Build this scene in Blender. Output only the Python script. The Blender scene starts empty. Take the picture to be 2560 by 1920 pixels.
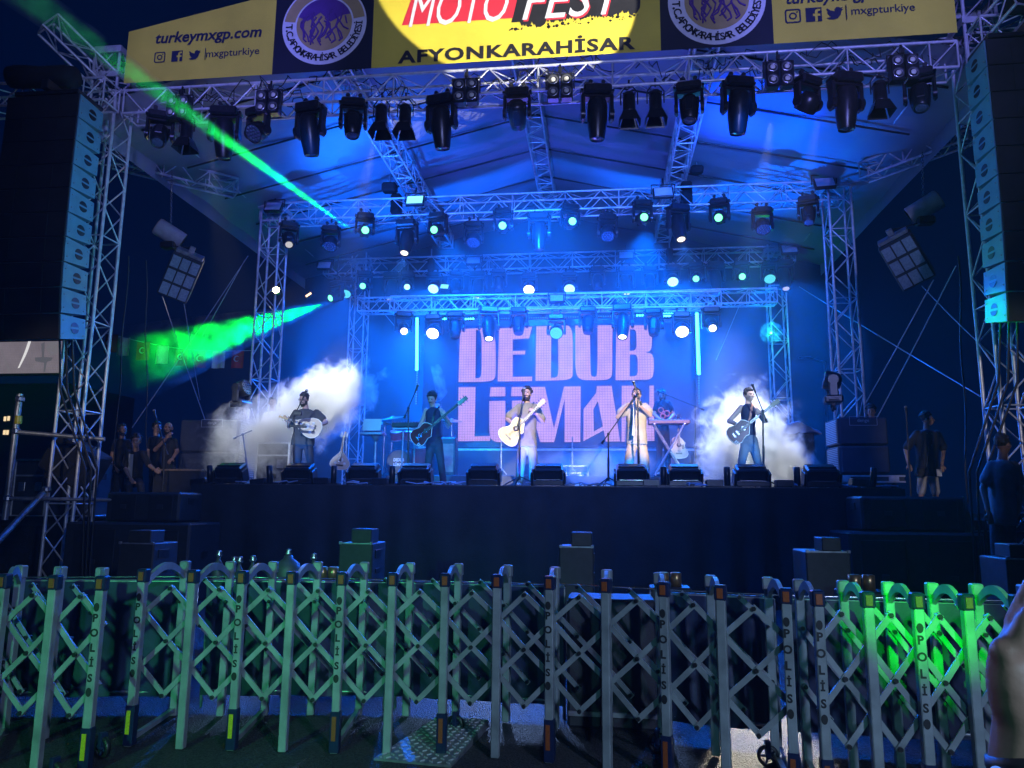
import bpy, math, random
from mathutils import Vector, Matrix, noise
random.seed(7)
sc = bpy.context.scene
COL = sc.collection
V = Vector
rad = math.radians
# ------------------------------------------------------------------ camera
FPX, CAMH = 1871.6, 1.5
YAW, PIT, ROL = rad(6.823), rad(9.237), rad(.536)
_f = V((-math.sin(YAW)*math.cos(PIT), math.cos(YAW)*math.cos(PIT), math.sin(PIT)))
_r = V((math.cos(YAW), math.sin(YAW), 0)); _u = _r.cross(_f)
RIGHT = _r*math.cos(ROL)+_u*math.sin(ROL); UP = -_r*math.sin(ROL)+_u*math.cos(ROL); FWD = _f
CAM = V((0, 0, CAMH))
cd = bpy.data.cameras.new('camera'); cam = bpy.data.objects.new('camera', cd); COL.objects.link(cam)
cam.matrix_world = Matrix(((RIGHT.x, UP.x, -FWD.x, 0), (RIGHT.y, UP.y, -FWD.y, 0), (RIGHT.z, UP.z, -FWD.z, CAMH), (0, 0, 0, 1)))
cd.sensor_width = 36; cd.lens = FPX/2560*36; cd.clip_start = .05; cd.clip_end = 800
sc.camera = cam
# ------------------------------------------------------------------ world, exposure
w = bpy.data.worlds.new('World'); sc.world = w; w.use_nodes = True
bg = w.node_tree.nodes['Background']; bg.inputs[0].default_value = (.0, .13, 1, 1); bg.inputs[1].default_value = .022
sc.view_settings.view_transform = 'Standard'; sc.view_settings.look = 'None'
sc.view_settings.exposure = 0; sc.view_settings.gamma = 1
cy = sc.cycles
cy.use_denoising = True; cy.max_bounces = 5; cy.diffuse_bounces = 2; cy.glossy_bounces = 2
cy.transmission_bounces = 2; cy.volume_bounces = 0; cy.sample_clamp_indirect = 2; cy.sample_clamp_direct = 30
cy.volume_step_rate = .45; cy.volume_max_steps = 200; cy.caustics_reflective = False; cy.caustics_refractive = False
cy.use_light_tree = True; cy.light_sampling_threshold = .02

def ray(x, y): return FWD + RIGHT*((x-1280)/FPX) - UP*((y-960)/FPX)
def at(x, y, Y):                       # photograph pixel -> point on the plane at depth Y
    d = ray(x, y); return CAM + d*(Y/d.y)
def atz(x, y, Z):
    d = ray(x, y); return CAM + d*((Z-CAMH)/d.z)

# ------------------------------------------------------------------ lamps
def spot(name, loc, target, color, power, deg, blend=.3, size=.05, parent=None):
    l = bpy.data.lights.new(name, 'SPOT'); l.color = color; l.energy = power; l.spot_size = rad(deg); l.spot_blend = blend; l.shadow_soft_size = size
    o = bpy.data.objects.new(name, l); COL.objects.link(o); o.location = loc
    if target is not None: o.rotation_euler = (V(target)-V(loc)).to_track_quat('-Z', 'Y').to_euler()
    if parent: o.parent = parent
    return o
BLUE, DEEP, VIO, GREEN, WHITE, COOL = (0, .125, 1), (0, .05, 1), (.06, .07, 1), (.0, 1, .06), (1, .95, .84), (.60, .66, 1)
# audience-side lamps (unseen; wash and follow spots inferred from their light, fills added)
spot('audience_wash', (3.5, -9, 6), (-1.3, 11.5, 8.6), (.30, .36, 1), 7000, 46, .5, .3)
spot('banner_wash', (-2, -9, 7), (-6.2, 10.8, 9.1), (.17, .16, 1), 11000, 13, .7, .2)
spot('banner_wash', (2, -9, 7), (3.9, 10.8, 9.1), (.17, .16, 1), 11000, 13, .7, .2)
spot('audience_green', (-3.2, -4.5, 3.4), (-2.65, 4.7, .55), (.10, 1, .38), 1700, 24, .9, .1)
spot('audience_teal', (1.6, -5, 3.6), (.3, 4.7, .5), (.16, .6, .6), 500, 42, .8, .1)
spot('audience_pale', (4.5, -4, 4.5), (-.6, 4.7, .9), (.44, .58, 1), 1900, 46, .8, .2)
spot('audience_green', (-1.2, -4.5, 4.4), (1.80, 4.65, .93), (.0, 1, .02), 14000, 5.6, .9, .05)
spot('follow_spot', (6.5, 1.2, 5.0), at(1285, -35, 10.8), (1, .96, .86), 17000, 14.5, .06, .02)
spot('wing_fill', (-4, -6, 6), (-8.9, 13.5, 2.4), (1, .9, .9), 2400, 9, .8, .1)  # dim fill added to brighten the crew on both wings
spot('wing_fill', (3, -6, 6), (5.9, 14.3, 2.4), (1, .92, .95), 2600, 8, .8, .1)
spot('hand_rim', (-1.5, 2.6, 2.2), (.41, .8, 1.33), (.45, .5, 1), 60, 14, .6, .05)  # added rim light for the raised hand, hung unseen in front of the camera
# ------------------------------------------------------------------ mesh helpers
class MB:
    def __init__(s): s.v = []; s.f = []; s.sm = []
    def _add(s, vs, fs, smooth=False):
        o = len(s.v); s.v += [tuple(p) for p in vs]; s.f += [tuple(i+o for i in f) for f in fs]; s.sm += [smooth]*len(fs); return s
    def box(s, c, d, rot=None, ch=0):
        c = V(c); x, y, z = d[0]/2, d[1]/2, d[2]/2
        if ch <= 0:
            vs = [V((a*x, b*y, e*z)) for a in (-1, 1) for b in (-1, 1) for e in (-1, 1)]
            fs = [(0, 1, 3, 2), (4, 6, 7, 5), (0, 4, 5, 1), (2, 3, 7, 6), (0, 2, 6, 4), (1, 5, 7, 3)]
        else:
            import itertools
            k = min(ch, x*.9, y*.9, z*.9); vs = []; idx = {}
            for a, b, e in itertools.product((-1, 1), repeat=3):
                for ax in range(3):
                    p = [a*(x-k), b*(y-k), e*(z-k)]; p[ax] = (a*x, b*y, e*z)[ax]
                    idx[(a, b, e, ax)] = len(vs); vs.append(V(p))
            fs = []
            for ax in range(3):
                o1, o2 = [i for i in range(3) if i != ax]
                for sgn in (-1, 1):
                    q = []
                    for u, t in ((-1, -1), (1, -1), (1, 1), (-1, 1)):
                        k3 = [0, 0, 0]; k3[ax] = sgn; k3[o1] = u; k3[o2] = t; q.append(idx[(*k3, ax)])
                    fs.append(q if (sgn > 0) == (ax != 1) else q[::-1])
            for ax in range(3):
                o1, o2 = [i for i in range(3) if i != ax]
                for u in (-1, 1):
                    for t in (-1, 1):
                        a = [0]*3; b = [0]*3; a[o1] = b[o1] = u; a[o2] = b[o2] = t; a[ax] = -1; b[ax] = 1
                        fs.append((idx[(*a, o1)], idx[(*b, o1)], idx[(*b, o2)], idx[(*a, o2)]))
            for a, b, e in itertools.product((-1, 1), repeat=3): fs.append([idx[(a, b, e, i)] for i in range(3)])
        if rot is not None: vs = [rot @ p for p in vs]
        return s._add([p+c for p in vs], fs)
    def tube(s, p, q, r, n=8, r2=None, cap=True):
        p, q = V(p), V(q); r2 = r if r2 is None else r2; d = q-p
        if d.length < 1e-6: return s
        d.normalize(); a = d.orthogonal().normalized(); b = d.cross(a); vs = []
        for k in range(n):
            t = 2*math.pi*k/n; e = a*math.cos(t)+b*math.sin(t); vs += [p+e*r, q+e*r2]
        fs = [(2*k, 2*((k+1) % n), 2*((k+1) % n)+1, 2*k+1) for k in range(n)]
        s._add(vs, fs, True)
        if cap: s._add(vs, [tuple(2*k for k in range(n))[::-1], tuple(2*k+1 for k in range(n))])
        return s
    def path(s, pts, r, n=6):
        for a, b in zip(pts[:-1], pts[1:]): s.tube(a, b, r, n)
        return s
    def ell(s, c, rd, rot=None, nu=14, nv=9):
        c = V(c); vs = []; fs = []
        for j in range(nv+1):
            t = math.pi*j/nv
            for i in range(nu):
                u = 2*math.pi*i/nu; p = V((rd[0]*math.sin(t)*math.cos(u), rd[1]*math.sin(t)*math.sin(u), rd[2]*math.cos(t)))
                vs.append((rot @ p if rot is not None else p)+c)
        for j in range(nv):
            for i in range(nu): fs.append((j*nu+i, (j+1)*nu+i, (j+1)*nu+(i+1) % nu, j*nu+(i+1) % nu))
        return s._add(vs, fs, True)
    def lathe(s, prof, o, ax, n=20, smooth=True):
        o = V(o); ax = V(ax).normalized(); a = ax.orthogonal().normalized(); b = ax.cross(a); vs = []; m = len(prof)
        for k in range(n):
            t = 2*math.pi*k/n; e = a*math.cos(t)+b*math.sin(t)
            vs += [o+ax*h+e*r for r, h in prof]
        fs = [(k*m+i, ((k+1) % n)*m+i, ((k+1) % n)*m+i+1, k*m+i+1) for k in range(n) for i in range(m-1)]
        return s._add(vs, fs, smooth)
    def prism(s, poly, o, u, v, depth):
        o, u, v = V(o), V(u), V(v); nrm = u.cross(v).normalized()*depth; n = len(poly)
        A = [o+u*x+v*y for x, y in poly]; vs = A+[p+nrm for p in A]
        fs = [tuple(range(n))[::-1], tuple(range(n, 2*n))]+[(i, (i+1) % n, (i+1) % n+n, i+n) for i in range(n)]
        return s._add(vs, fs)
    def grid(s, fn, nu, nv, smooth=True):
        vs = [fn(i/nu, j/nv) for j in range(nv+1) for i in range(nu+1)]
        return s._add(vs, [(j*(nu+1)+i, j*(nu+1)+i+1, (j+1)*(nu+1)+i+1, (j+1)*(nu+1)+i) for j in range(nv) for i in range(nu)], smooth)
    def build(s, name, m, parent=None, world=True):
        me = bpy.data.meshes.new(name)
        vs = s.v
        if parent is not None and world:
            inv = wm(parent).inverted(); vs = [tuple(inv @ V(p)) for p in vs]
        me.from_pydata(vs, [], s.f); me.polygons.foreach_set('use_smooth', s.sm); me.update()
        return link(name, me, m, parent)
def wm(o):
    m = o.matrix_basis.copy(); p = o.parent
    while p: m = p.matrix_basis @ m; p = p.parent
    return m
def link(name, me, m, parent=None):
    if m is not None and not len(me.materials): me.materials.append(m)
    o = bpy.data.objects.new(name, me); COL.objects.link(o); o.parent = parent; return o
def setmat(o, m):
    o.material_slots[0].link = 'OBJECT'; o.material_slots[0].material = m
def tag(o, label=None, cat=None, group=None, kind=None):
    if label: o['label'] = label
    if cat: o['category'] = cat
    if group: o['group'] = group
    if kind: o['kind'] = kind
    return o
def empty(name, loc, label=None, cat=None, group=None, rot=None):
    o = bpy.data.objects.new(name, None); COL.objects.link(o); o.empty_display_size = .1
    if rot is not None: o.matrix_basis = Matrix.Translation(V(loc)) @ rot.to_4x4()
    else: o.location = loc
    return tag(o, label, cat, group)
def copy_tree(o, parent=None):
    c = o.copy(); COL.objects.link(c); c.parent = parent
    for ch in o.children: copy_tree(ch, c)
    return c
def bake(o, parent, name, m):
    bpy.context.view_layer.update()
    me = bpy.data.meshes.new_from_object(o.evaluated_get(bpy.context.evaluated_depsgraph_get()))
    d = o.data; bpy.data.objects.remove(o)
    me.name = name; me.materials.clear()
    return link(name, me, m, parent)
def remesh(mb, name, m, parent, vox=.012, it=3):
    o = mb.build(name, None, None, world=False)
    inv = wm(parent).inverted()
    o.data.transform(inv)
    r = o.modifiers.new('r', 'REMESH'); r.mode = 'VOXEL'; r.voxel_size = vox; r.use_smooth_shade = True
    q = o.modifiers.new('s', 'SMOOTH'); q.factor = .5; q.iterations = it
    return bake(o, parent, name, m)
def text(s, size, name, m, parent, o, u, v, bold=0., ext=.002, align='CENTER', sx=1., shear=0., space=1.):
    c = bpy.data.curves.new(name, 'FONT'); c.body = s; c.size = size; c.align_x = align; c.align_y = 'CENTER'
    c.offset = bold; c.extrude = ext; c.shear = shear; c.space_character = space; c.resolution_u = 4
    t = bpy.data.objects.new(name, c); COL.objects.link(t)
    u, v = V(u).normalized(), V(v).normalized(); n = u.cross(v)
    M = Matrix((( u.x*sx, v.x, n.x, o[0]), (u.y*sx, v.y, n.y, o[1]), (u.z*sx, v.z, n.z, o[2]), (0, 0, 0, 1)))
    r = bake(t, parent, name, m)
    r.data.transform((wm(parent).inverted() if parent else Matrix()) @ M)
    return r
def shape(loops, name, m, parent, fn, ext=0.):
    """flat filled outlines (even-odd holes); fn maps (x, y) to a world point"""
    c = bpy.data.curves.new(name, 'CURVE'); c.dimensions = '2D'; c.fill_mode = 'BOTH'
    for L in loops:
        sp = c.splines.new('POLY'); sp.points.add(len(L)-1)
        for p, q in zip(sp.points, L): p.co = (q[0], q[1], 0, 1)
        sp.use_cyclic_u = True
    t = bpy.data.objects.new(name, c); COL.objects.link(t)
    r = bake(t, parent, name, m); inv = wm(parent).inverted() if parent else Matrix()
    for vv in r.data.vertices: vv.co = inv @ fn(vv.co.x, vv.co.y)
    return r
def arc(cx, cy, rx, ry, a0, a1, n=8):
    return [(cx+rx*math.cos(rad(a0+(a1-a0)*i/n)), cy+ry*math.sin(rad(a0+(a1-a0)*i/n))) for i in range(n+1)]

# ------------------------------------------------------------------ materials
def mat(name, col, rough=.6, metal=0., var=.25, scale=6., bump=0., bscale=60., spec=.5):
    m = bpy.data.materials.new(name); m.use_nodes = True; nt = m.node_tree; b = nt.nodes['Principled BSDF']
    b.inputs['Roughness'].default_value = rough; b.inputs['Metallic'].default_value = metal; b.inputs['Specular IOR Level'].default_value = spec
    tc = nt.nodes.new('ShaderNodeTexCoord'); n = nt.nodes.new('ShaderNodeTexNoise'); n.inputs['Scale'].default_value = scale; n.inputs['Detail'].default_value = 5
    nt.links.new(tc.outputs['Object'], n.inputs['Vector'])
    r = nt.nodes.new('ShaderNodeValToRGB'); r.color_ramp.elements[0].position = .3; r.color_ramp.elements[1].position = .7
    for e, k in zip(r.color_ramp.elements, (1-var, 1+var)): e.color = (*[min(1, c*k) for c in col], 1)
    nt.links.new(n.outputs['Fac'], r.inputs['Fac']); nt.links.new(r.outputs['Color'], b.inputs['Base Color'])
    if bump:
        n2 = nt.nodes.new('ShaderNodeTexNoise'); n2.inputs['Scale'].default_value = bscale; n2.inputs['Detail'].default_value = 4
        nt.links.new(tc.outputs['Object'], n2.inputs['Vector'])
        bp = nt.nodes.new('ShaderNodeBump'); bp.inputs['Strength'].default_value = bump; bp.inputs['Distance'].default_value = .02
        nt.links.new(n2.outputs['Fac'], bp.inputs['Height']); nt.links.new(bp.outputs['Normal'], b.inputs['Normal'])
    return m
def glow(name, col, s):
    m = bpy.data.materials.new(name); m.use_nodes = True; nt = m.node_tree; nt.nodes.clear()
    e = nt.nodes.new('ShaderNodeEmission'); e.inputs[0].default_value = (*col, 1); e.inputs[1].default_value = s
    o = nt.nodes.new('ShaderNodeOutputMaterial'); nt.links.new(e.outputs[0], o.inputs[0])
    m.cycles.emission_sampling = 'NONE'
    return m
def smoke_mat(name, dens, scale, lo=.35, hi=.7, aniso=.2, col=(1, 1, 1), det=6, fade=None):
    m = bpy.data.materials.new(name); m.use_nodes = True; nt = m.node_tree; nt.nodes.clear()
    v = nt.nodes.new('ShaderNodeVolumePrincipled'); v.inputs['Color'].default_value = (*col, 1); v.inputs['Anisotropy'].default_value = aniso
    tc = nt.nodes.new('ShaderNodeTexCoord'); n = nt.nodes.new('ShaderNodeTexNoise'); n.inputs['Scale'].default_value = scale; n.inputs['Detail'].default_value = det; n.inputs['Distortion'].default_value = .6
    nt.links.new(tc.outputs['Object'], n.inputs['Vector'])
    r = nt.nodes.new('ShaderNodeMapRange'); r.inputs[1].default_value = lo; r.inputs[2].default_value = hi; r.inputs[3].default_value = 0; r.inputs[4].default_value = dens
    nt.links.new(n.outputs['Fac'], r.inputs[0]); den = r.outputs[0]
    if fade:        # thins out along an axis: fade = (origin, direction, start, end)
        o0, dr, s0, s1 = fade; q = nt.nodes.new('ShaderNodeVectorMath'); q.operation = 'SUBTRACT'; q.inputs[1].default_value = o0; nt.links.new(tc.outputs['Object'], q.inputs[0])
        q2 = nt.nodes.new('ShaderNodeVectorMath'); q2.operation = 'DOT_PRODUCT'; q2.inputs[1].default_value = dr; nt.links.new(q.outputs[0], q2.inputs[0])
        mr = nt.nodes.new('ShaderNodeMapRange'); mr.inputs[1].default_value = s0; mr.inputs[2].default_value = s1; mr.inputs[3].default_value = 1; mr.inputs[4].default_value = 0; mr.interpolation_type = 'SMOOTHSTEP'; nt.links.new(q2.outputs['Value'], mr.inputs[0])
        mf = nt.nodes.new('ShaderNodeMapRange'); mf.inputs[1].default_value = 0; mf.inputs[2].default_value = s0*.8; mf.inputs[3].default_value = .15; mf.inputs[4].default_value = 1; nt.links.new(q2.outputs['Value'], mf.inputs[0]); m3 = nt.nodes.new('ShaderNodeMath'); m3.operation = 'MULTIPLY'; nt.links.new(den, m3.inputs[0]); nt.links.new(mf.outputs[0], m3.inputs[1]); den = m3.outputs[0]
        mu = nt.nodes.new('ShaderNodeMath'); mu.operation = 'MULTIPLY'; nt.links.new(den, mu.inputs[0]); nt.links.new(mr.outputs[0], mu.inputs[1]); den = mu.outputs[0]
    nt.links.new(den, v.inputs['Density'])
    o = nt.nodes.new('ShaderNodeOutputMaterial'); nt.links.new(v.outputs[0], o.inputs['Volume'])
    return m
M = {}
M['alu'] = mat('aluminium', (.66, .67, .70), .40, .4, .2, 9)
M['steel'] = mat('steel', (.35, .36, .38), .4, .7, .3, 12)
M['chrome'] = mat('chrome', (.6, .6, .62), .22, .9, .1, 12)
M['black'] = mat('black_plastic', (.014, .014, .016), .42, 0, .4, 14, .05, 90)
M['fixture'] = mat('fixture_black', (.012, .013, .017), .32, 0, .4, 18)
M['lensoff'] = mat('dull_lens', (.10, .13, .2), .15, .2, .4, 60)
M['cable'] = mat('cable_rubber', (.012, .012, .014), .55)
M['cloth'] = mat('black_cloth', (.010, .011, .014), .9, 0, .35, 3, .25, 40)
M['deck'] = mat('stage_deck', (.02, .02, .024), .45, 0, .5, 4, .1, 50)
M['tarp'] = mat('navy_tarpaulin', (.018, .03, .075), .55, 0, .35, 2.2, .35, 7)
M['post'] = mat('pale_grey_paint', (.27, .30, .315), .36, .2, .28, 7, .04, 40)
M['navycap'] = mat('navy_plastic', (.01, .018, .06), .3, 0, .2, 30)
M['amber'] = mat('amber_reflector', (.26, .06, .012), .5, 0, .25, 150)
M['yellowref'] = mat('yellow_reflector', (.5, .42, .02), .25, 0, .25, 150)
M['white'] = mat('white_paint', (.7, .7, .7), .5, 0, .08, 8)
M['wood'] = mat('plywood', (.3, .2, .12), .6, 0, .3, 8)
M['speaker'] = mat('speaker_paint', (.026, .028, .034), .55, 0, .2, 12, .15, 160)
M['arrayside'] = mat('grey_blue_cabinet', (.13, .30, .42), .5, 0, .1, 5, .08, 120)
M['grille'] = mat('speaker_grille', (.012, .012, .014), .6, 0, .5, 3, .3, 220)
M['case'] = mat('flight_case_board', (.05, .055, .07), .5, 0, .3, 5)
M['skin'] = mat('skin', (.46, .27, .19), .5, 0, .12, 10, .05, 80)
M['skin2'] = mat('tanned_skin', (.34, .19, .13), .5, 0, .12, 10, .05, 80)
M['hair'] = mat('dark_hair', (.018, .013, .011), .55, 0, .5, 60, .6, 90)
M['gum'] = mat('shoe_dark', (.02, .02, .022), .6)
def noise_on(nt, vec, scale, det=4):
    n = nt.nodes.new('ShaderNodeTexNoise'); n.inputs['Scale'].default_value = scale; n.inputs['Detail'].default_value = det; nt.links.new(vec, n.inputs['Vector']); return n
def asphalt():
    m = mat('asphalt', (.022, .0225, .025), .7, 0, .45, .8); nt = m.node_tree; b = nt.nodes['Principled BSDF']
    tc = nt.nodes['Texture Coordinate']; vo = nt.nodes.new('ShaderNodeTexVoronoi'); vo.inputs['Scale'].default_value = 95
    nt.links.new(tc.outputs['Object'], vo.inputs['Vector'])
    r = nt.nodes.new('ShaderNodeMapRange'); r.inputs[1].default_value = .0; r.inputs[2].default_value = 1; r.inputs[3].default_value = .3; r.inputs[4].default_value = 2.8
    nt.links.new(vo.outputs['Color'], r.inputs[0])
    mx = nt.nodes.new('ShaderNodeMix'); mx.data_type = 'RGBA'; mx.blend_type = 'MULTIPLY'; mx.inputs[0].default_value = 1
    src = b.inputs['Base Color'].links[0].from_socket
    nt.links.new(src, mx.inputs[6]); nt.links.new(r.outputs[0], mx.inputs[7]); nt.links.new(mx.outputs[2], b.inputs['Base Color'])
    bp = nt.nodes.new('ShaderNodeBump'); bp.inputs['Strength'].default_value = .9; bp.inputs['Distance'].default_value = .012
    nt.links.new(vo.outputs['Distance'], bp.inputs['Height']); nt.links.new(bp.outputs['Normal'], b.inputs['Normal'])
    return m
M['asphalt'] = asphalt()
def fabric_canopy():
    m = mat('canopy_fabric', (.26, .27, .32), .5, 0, .12, .5); nt = m.node_tree; b = nt.nodes['Principled BSDF']; tc = nt.nodes['Texture Coordinate']
    mp = nt.nodes.new('ShaderNodeMapping'); mp.inputs['Scale'].default_value = (.5, 3.5, .5); mp.inputs['Rotation'].default_value = (0, 0, .5); nt.links.new(tc.outputs['Object'], mp.inputs[0])
    n = noise_on(nt, mp.outputs[0], 1.6, 5); bp = nt.nodes.new('ShaderNodeBump'); bp.inputs['Strength'].default_value = .22; bp.inputs['Distance'].default_value = .08
    nt.links.new(n.outputs['Fac'], bp.inputs['Height']); nt.links.new(bp.outputs['Normal'], b.inputs['Normal'])
    return m
M['canopy'] = fabric_canopy()
def led(name, col, s, pitch, lo, edge=.16):
    """lit LED wall: emission broken into a grid of modules"""
    m = bpy.data.materials.new(name); m.use_nodes = True; nt = m.node_tree; nt.nodes.clear()
    tc = nt.nodes.new('ShaderNodeTexCoord'); sp = nt.nodes.new('ShaderNodeSeparateXYZ'); nt.links.new(tc.outputs['Object'], sp.inputs[0])
    outs = []
    for k in (0, 2):
        a = nt.nodes.new('ShaderNodeMath'); a.operation = 'MULTIPLY'; a.inputs[1].default_value = 1/pitch; nt.links.new(sp.outputs[k], a.inputs[0])
        f = nt.nodes.new('ShaderNodeMath'); f.operation = 'FRACT'; nt.links.new(a.outputs[0], f.inputs[0])
        g = nt.nodes.new('ShaderNodeMath'); g.operation = 'GREATER_THAN'; g.inputs[1].default_value = edge; nt.links.new(f.outputs[0], g.inputs[0]); outs.append(g)
    mu = nt.nodes.new('ShaderNodeMath'); mu.operation = 'MULTIPLY'; nt.links.new(outs[0].outputs[0], mu.inputs[0]); nt.links.new(outs[1].outputs[0], mu.inputs[1])
    r = nt.nodes.new('ShaderNodeMapRange'); r.inputs[3].default_value = lo*s; r.inputs[4].default_value = s; nt.links.new(mu.outputs[0], r.inputs[0])
    n = noise_on(nt, tc.outputs['Object'], 3.); q = nt.nodes.new('ShaderNodeMapRange'); q.inputs[1].default_value = .3; q.inputs[2].default_value = .7; q.inputs[3].default_value = .88; q.inputs[4].default_value = 1.08; nt.links.new(n.outputs['Fac'], q.inputs[0])
    m2 = nt.nodes.new('ShaderNodeMath'); m2.operation = 'MULTIPLY'; nt.links.new(r.outputs[0], m2.inputs[0]); nt.links.new(q.outputs[0], m2.inputs[1])
    e = nt.nodes.new('ShaderNodeEmission'); e.inputs[0].default_value = (*col, 1); nt.links.new(m2.outputs[0], e.inputs[1])
    o = nt.nodes.new('ShaderNodeOutputMaterial'); nt.links.new(e.outputs[0], o.inputs[0]); m.cycles.emission_sampling = 'NONE'
    return m
M['letters'] = led('lit_pink_pixels', (.80, .46, .86), .85, .065, .58)
M['screen'] = mat('unlit_screen', (.012, .014, .03), .35, 0, .3, 5)
M['l_white'] = glow('lens_white', (1, .97, .92), 6)
M['l_warm'] = glow('lens_warm_white', (1, .86, .66), 2.4)
M['l_cool'] = glow('lens_blue_white', (.35, .85, .9), 2.6)
M['l_green'] = glow('lens_green', (.14, 1, .36), 3.6)
M['l_cyan'] = glow('lens_cyan', (.12, .75, .85), 1.1)
M['l_dim'] = glow('lens_dim_white', (.8, .78, .8), .7)
M['ledbar'] = glow('led_bar_light', (.05, .62, 1), 9)
M['ledbar2'] = glow('led_bar_dim_light', (.1, .45, 1), .9)
M['floodpane'] = mat('flood_glass', (.52, .56, .66), .3, 0, .12, 8)
M['floodlit'] = glow('flood_lit', (.25, .9, 1), 1.6)
M['yellow'] = mat('yellow_banner', (.72, .58, .05), .6, 0, .10, 1.4, .5, 3.5)
M['navy'] = mat('navy_banner', (.006, .009, .022), .6, 0, .2, 1.2, .12, 6)
M['ink'] = mat('ink_black', (.012, .012, .014), .6)
M['inknavy'] = mat('ink_navy', (.012, .016, .045), .6)
M['red'] = mat('red_print', (.62, .03, .05), .55, 0, .05)
M['redflag'] = mat('red_flag', (.5, .02, .03), .7, 0, .1)
M['emb_gold'] = mat('emblem_gold', (.42, .31, .13), .6, 0, .1)
M['purple'] = mat('emblem_purple', (.10, .035, .22), .6, 0, .1)
# ------------------------------------------------------------------ lettering
_G = {}
def glyph(s, bold=0., shear=0., space=1.):
    k = (s, bold, shear, space)
    if k not in _G:
        c = bpy.data.curves.new('lettering', 'FONT'); c.body = s; c.size = 1; c.offset = bold; c.shear = shear; c.space_character = space; c.resolution_u = 3
        t = bpy.data.objects.new('lettering', c); COL.objects.link(t); bpy.context.view_layer.update()
        me = bpy.data.meshes.new_from_object(t.evaluated_get(bpy.context.evaluated_depsgraph_get()))
        vs = [(v.co.x, v.co.y) for v in me.vertices]; fs = [tuple(p.vertices) for p in me.polygons]
        bpy.data.objects.remove(t); bpy.data.meshes.remove(me)
        xs = [p[0] for p in vs] or [0]; ys = [p[1] for p in vs] or [0]
        _G[k] = (vs, fs, min(xs), max(xs), min(ys), max(ys))
    return _G[k]
def letter(mb, s, c, u, v, width=None, height=None, sx=1., **kw):
    """adds flat lettering centred on c; u, v are unit axes"""
    vs, fs, x0, x1, y0, y1 = glyph(s, **kw)
    k = height/(y1-y0) if height else width/(x1-x0)
    c, u, v = V(c), V(u), V(v); kx = k*sx
    if height and width: kx = width/(x1-x0)
    mb._add([c+u*((p[0]-(x0+x1)/2)*kx)+v*((p[1]-(y0+y1)/2)*k) for p in vs], fs); return mb
X_, Z_ = V((1, 0, 0)), V((0, 0, 1))
# ------------------------------------------------------------------ ground, stage
g = MB(); g.grid(lambda a, b: V((-300+600*a, -60+460*b, 0)), 30, 24, False)
tag(g.build('ground', M['asphalt']), kind='structure')
ST = 1.82
tag(MB().box((-1.15, 16.2, ST-.1), (11.3, 8.4, .2)).build('stage_floor', M['deck']), kind='structure')
tag(MB().box((-9.9, 16, 1.15), (6.1, 7, .16)).box((7.4, 16.5, 1.25), (5.7, 6, .16)).build('wing_floor', M['deck']), kind='structure')
sk = MB(); sk.grid(lambda a, b: V((-6.8+11.3*a, 11.90-.05*math.sin(a*118+1.5*math.sin(a*23))*(1.15-b)-.02*math.sin(a*57), .01+(ST-.03)*b)), 420, 6)
tag(sk.build('stage_skirt', M['cloth']), 'long black cloth skirt hanging along the front edge of the stage', 'skirt')
for x0, x1, nm, z in ((-12.9, -6.9, 'left', 1.06), (4.56, 10.2, 'right', 1.16)):
    s2 = MB(); s2.grid(lambda a, b: V((x0+(x1-x0)*a, 12.5-.02*math.sin(a*90)*(1-b), .01+z*b)), 120, 3)
    tag(s2.build('wing_skirt', M['cloth']), 'black cloth skirt under the low wing floor at the %s of the stage' % nm, 'skirt')
bd = MB(); bd.grid(lambda a, b: V((-9+15.2*a, 20.9-.05*math.sin(a*190)-.03*math.sin(a*71), ST+(5.2)*b)), 320, 3)
# ------------------------------------------------------------------ trusses
def truss(label, a, b, s=.4, up=(0, 0, 1), rc=.025, rl=.0125, name='truss_beam', cat='truss', group=None, h=None, pitch=None, feet=False):
    a, b = V(a), V(b); d = (b-a); L = d.length; d.normalize(); up = V(up); sd = d.cross(up).normalized(); up = sd.cross(d).normalized()
    h = h or s; mid = (a+b)/2 if not feet else a
    root = empty(name, mid, label, cat, group)
    cs = [(i, j) for i in (-1, 1) for j in (-1, 1)]
    P = lambda i, j, t: a+d*t+sd*(i*s/2)+up*(j*h/2)
    for i, j in cs: MB().tube(P(i, j, 0), P(i, j, L), rc, 7).build('chord', M['alu'], root)
    lc = MB(); n = max(2, round(L/(pitch or s*.95))); st = L/n
    for (i, j), (k, l) in (((-1, -1), (1, -1)), ((-1, 1), (1, 1)), ((-1, -1), (-1, 1)), ((1, -1), (1, 1))):
        for m in range(n):
            t0, t1 = m*st, (m+1)*st
            if m % 2: lc.tube(P(i, j, t0), P(k, l, t1), rl, 5, cap=False)
            else: lc.tube(P(k, l, t0), P(i, j, t1), rl, 5, cap=False)
            if m % 3 == 0: lc.tube(P(i, j, t0), P(k, l, t0), rl, 5, cap=False)
        for t in (0, L): lc.tube(P(i, j, t), P(k, l, t), rl*1.3, 5, cap=False)
    lc.build('lacing', M['alu'], root)
    if feet:
        MB().box(a+V((0, 0, .04)), (s*1.8, s*1.8, .08), ch=.01).build('base_plate', M['steel'], root)
        for t in (L-.55, L-.1): 
            sl = MB()
            for i, j in ((-1, 0), (1, 0)): sl.box(a+d*t+sd*(i*(s/2+.05)), (.03, s+.16, .10), ch=.004)
            for i, j in ((0, -1), (0, 1)): sl.box(a+d*t+up*(j*(h/2+.05)), (s+.12, .03, .10), ch=.004)
            sl.build('sleeve_block', M['alu'], root)
    return root
LX, RX, ZT = -8.3, 5.62, 8.25
YF, YM, YB = 11.2, 16.1, 20.2
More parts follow.
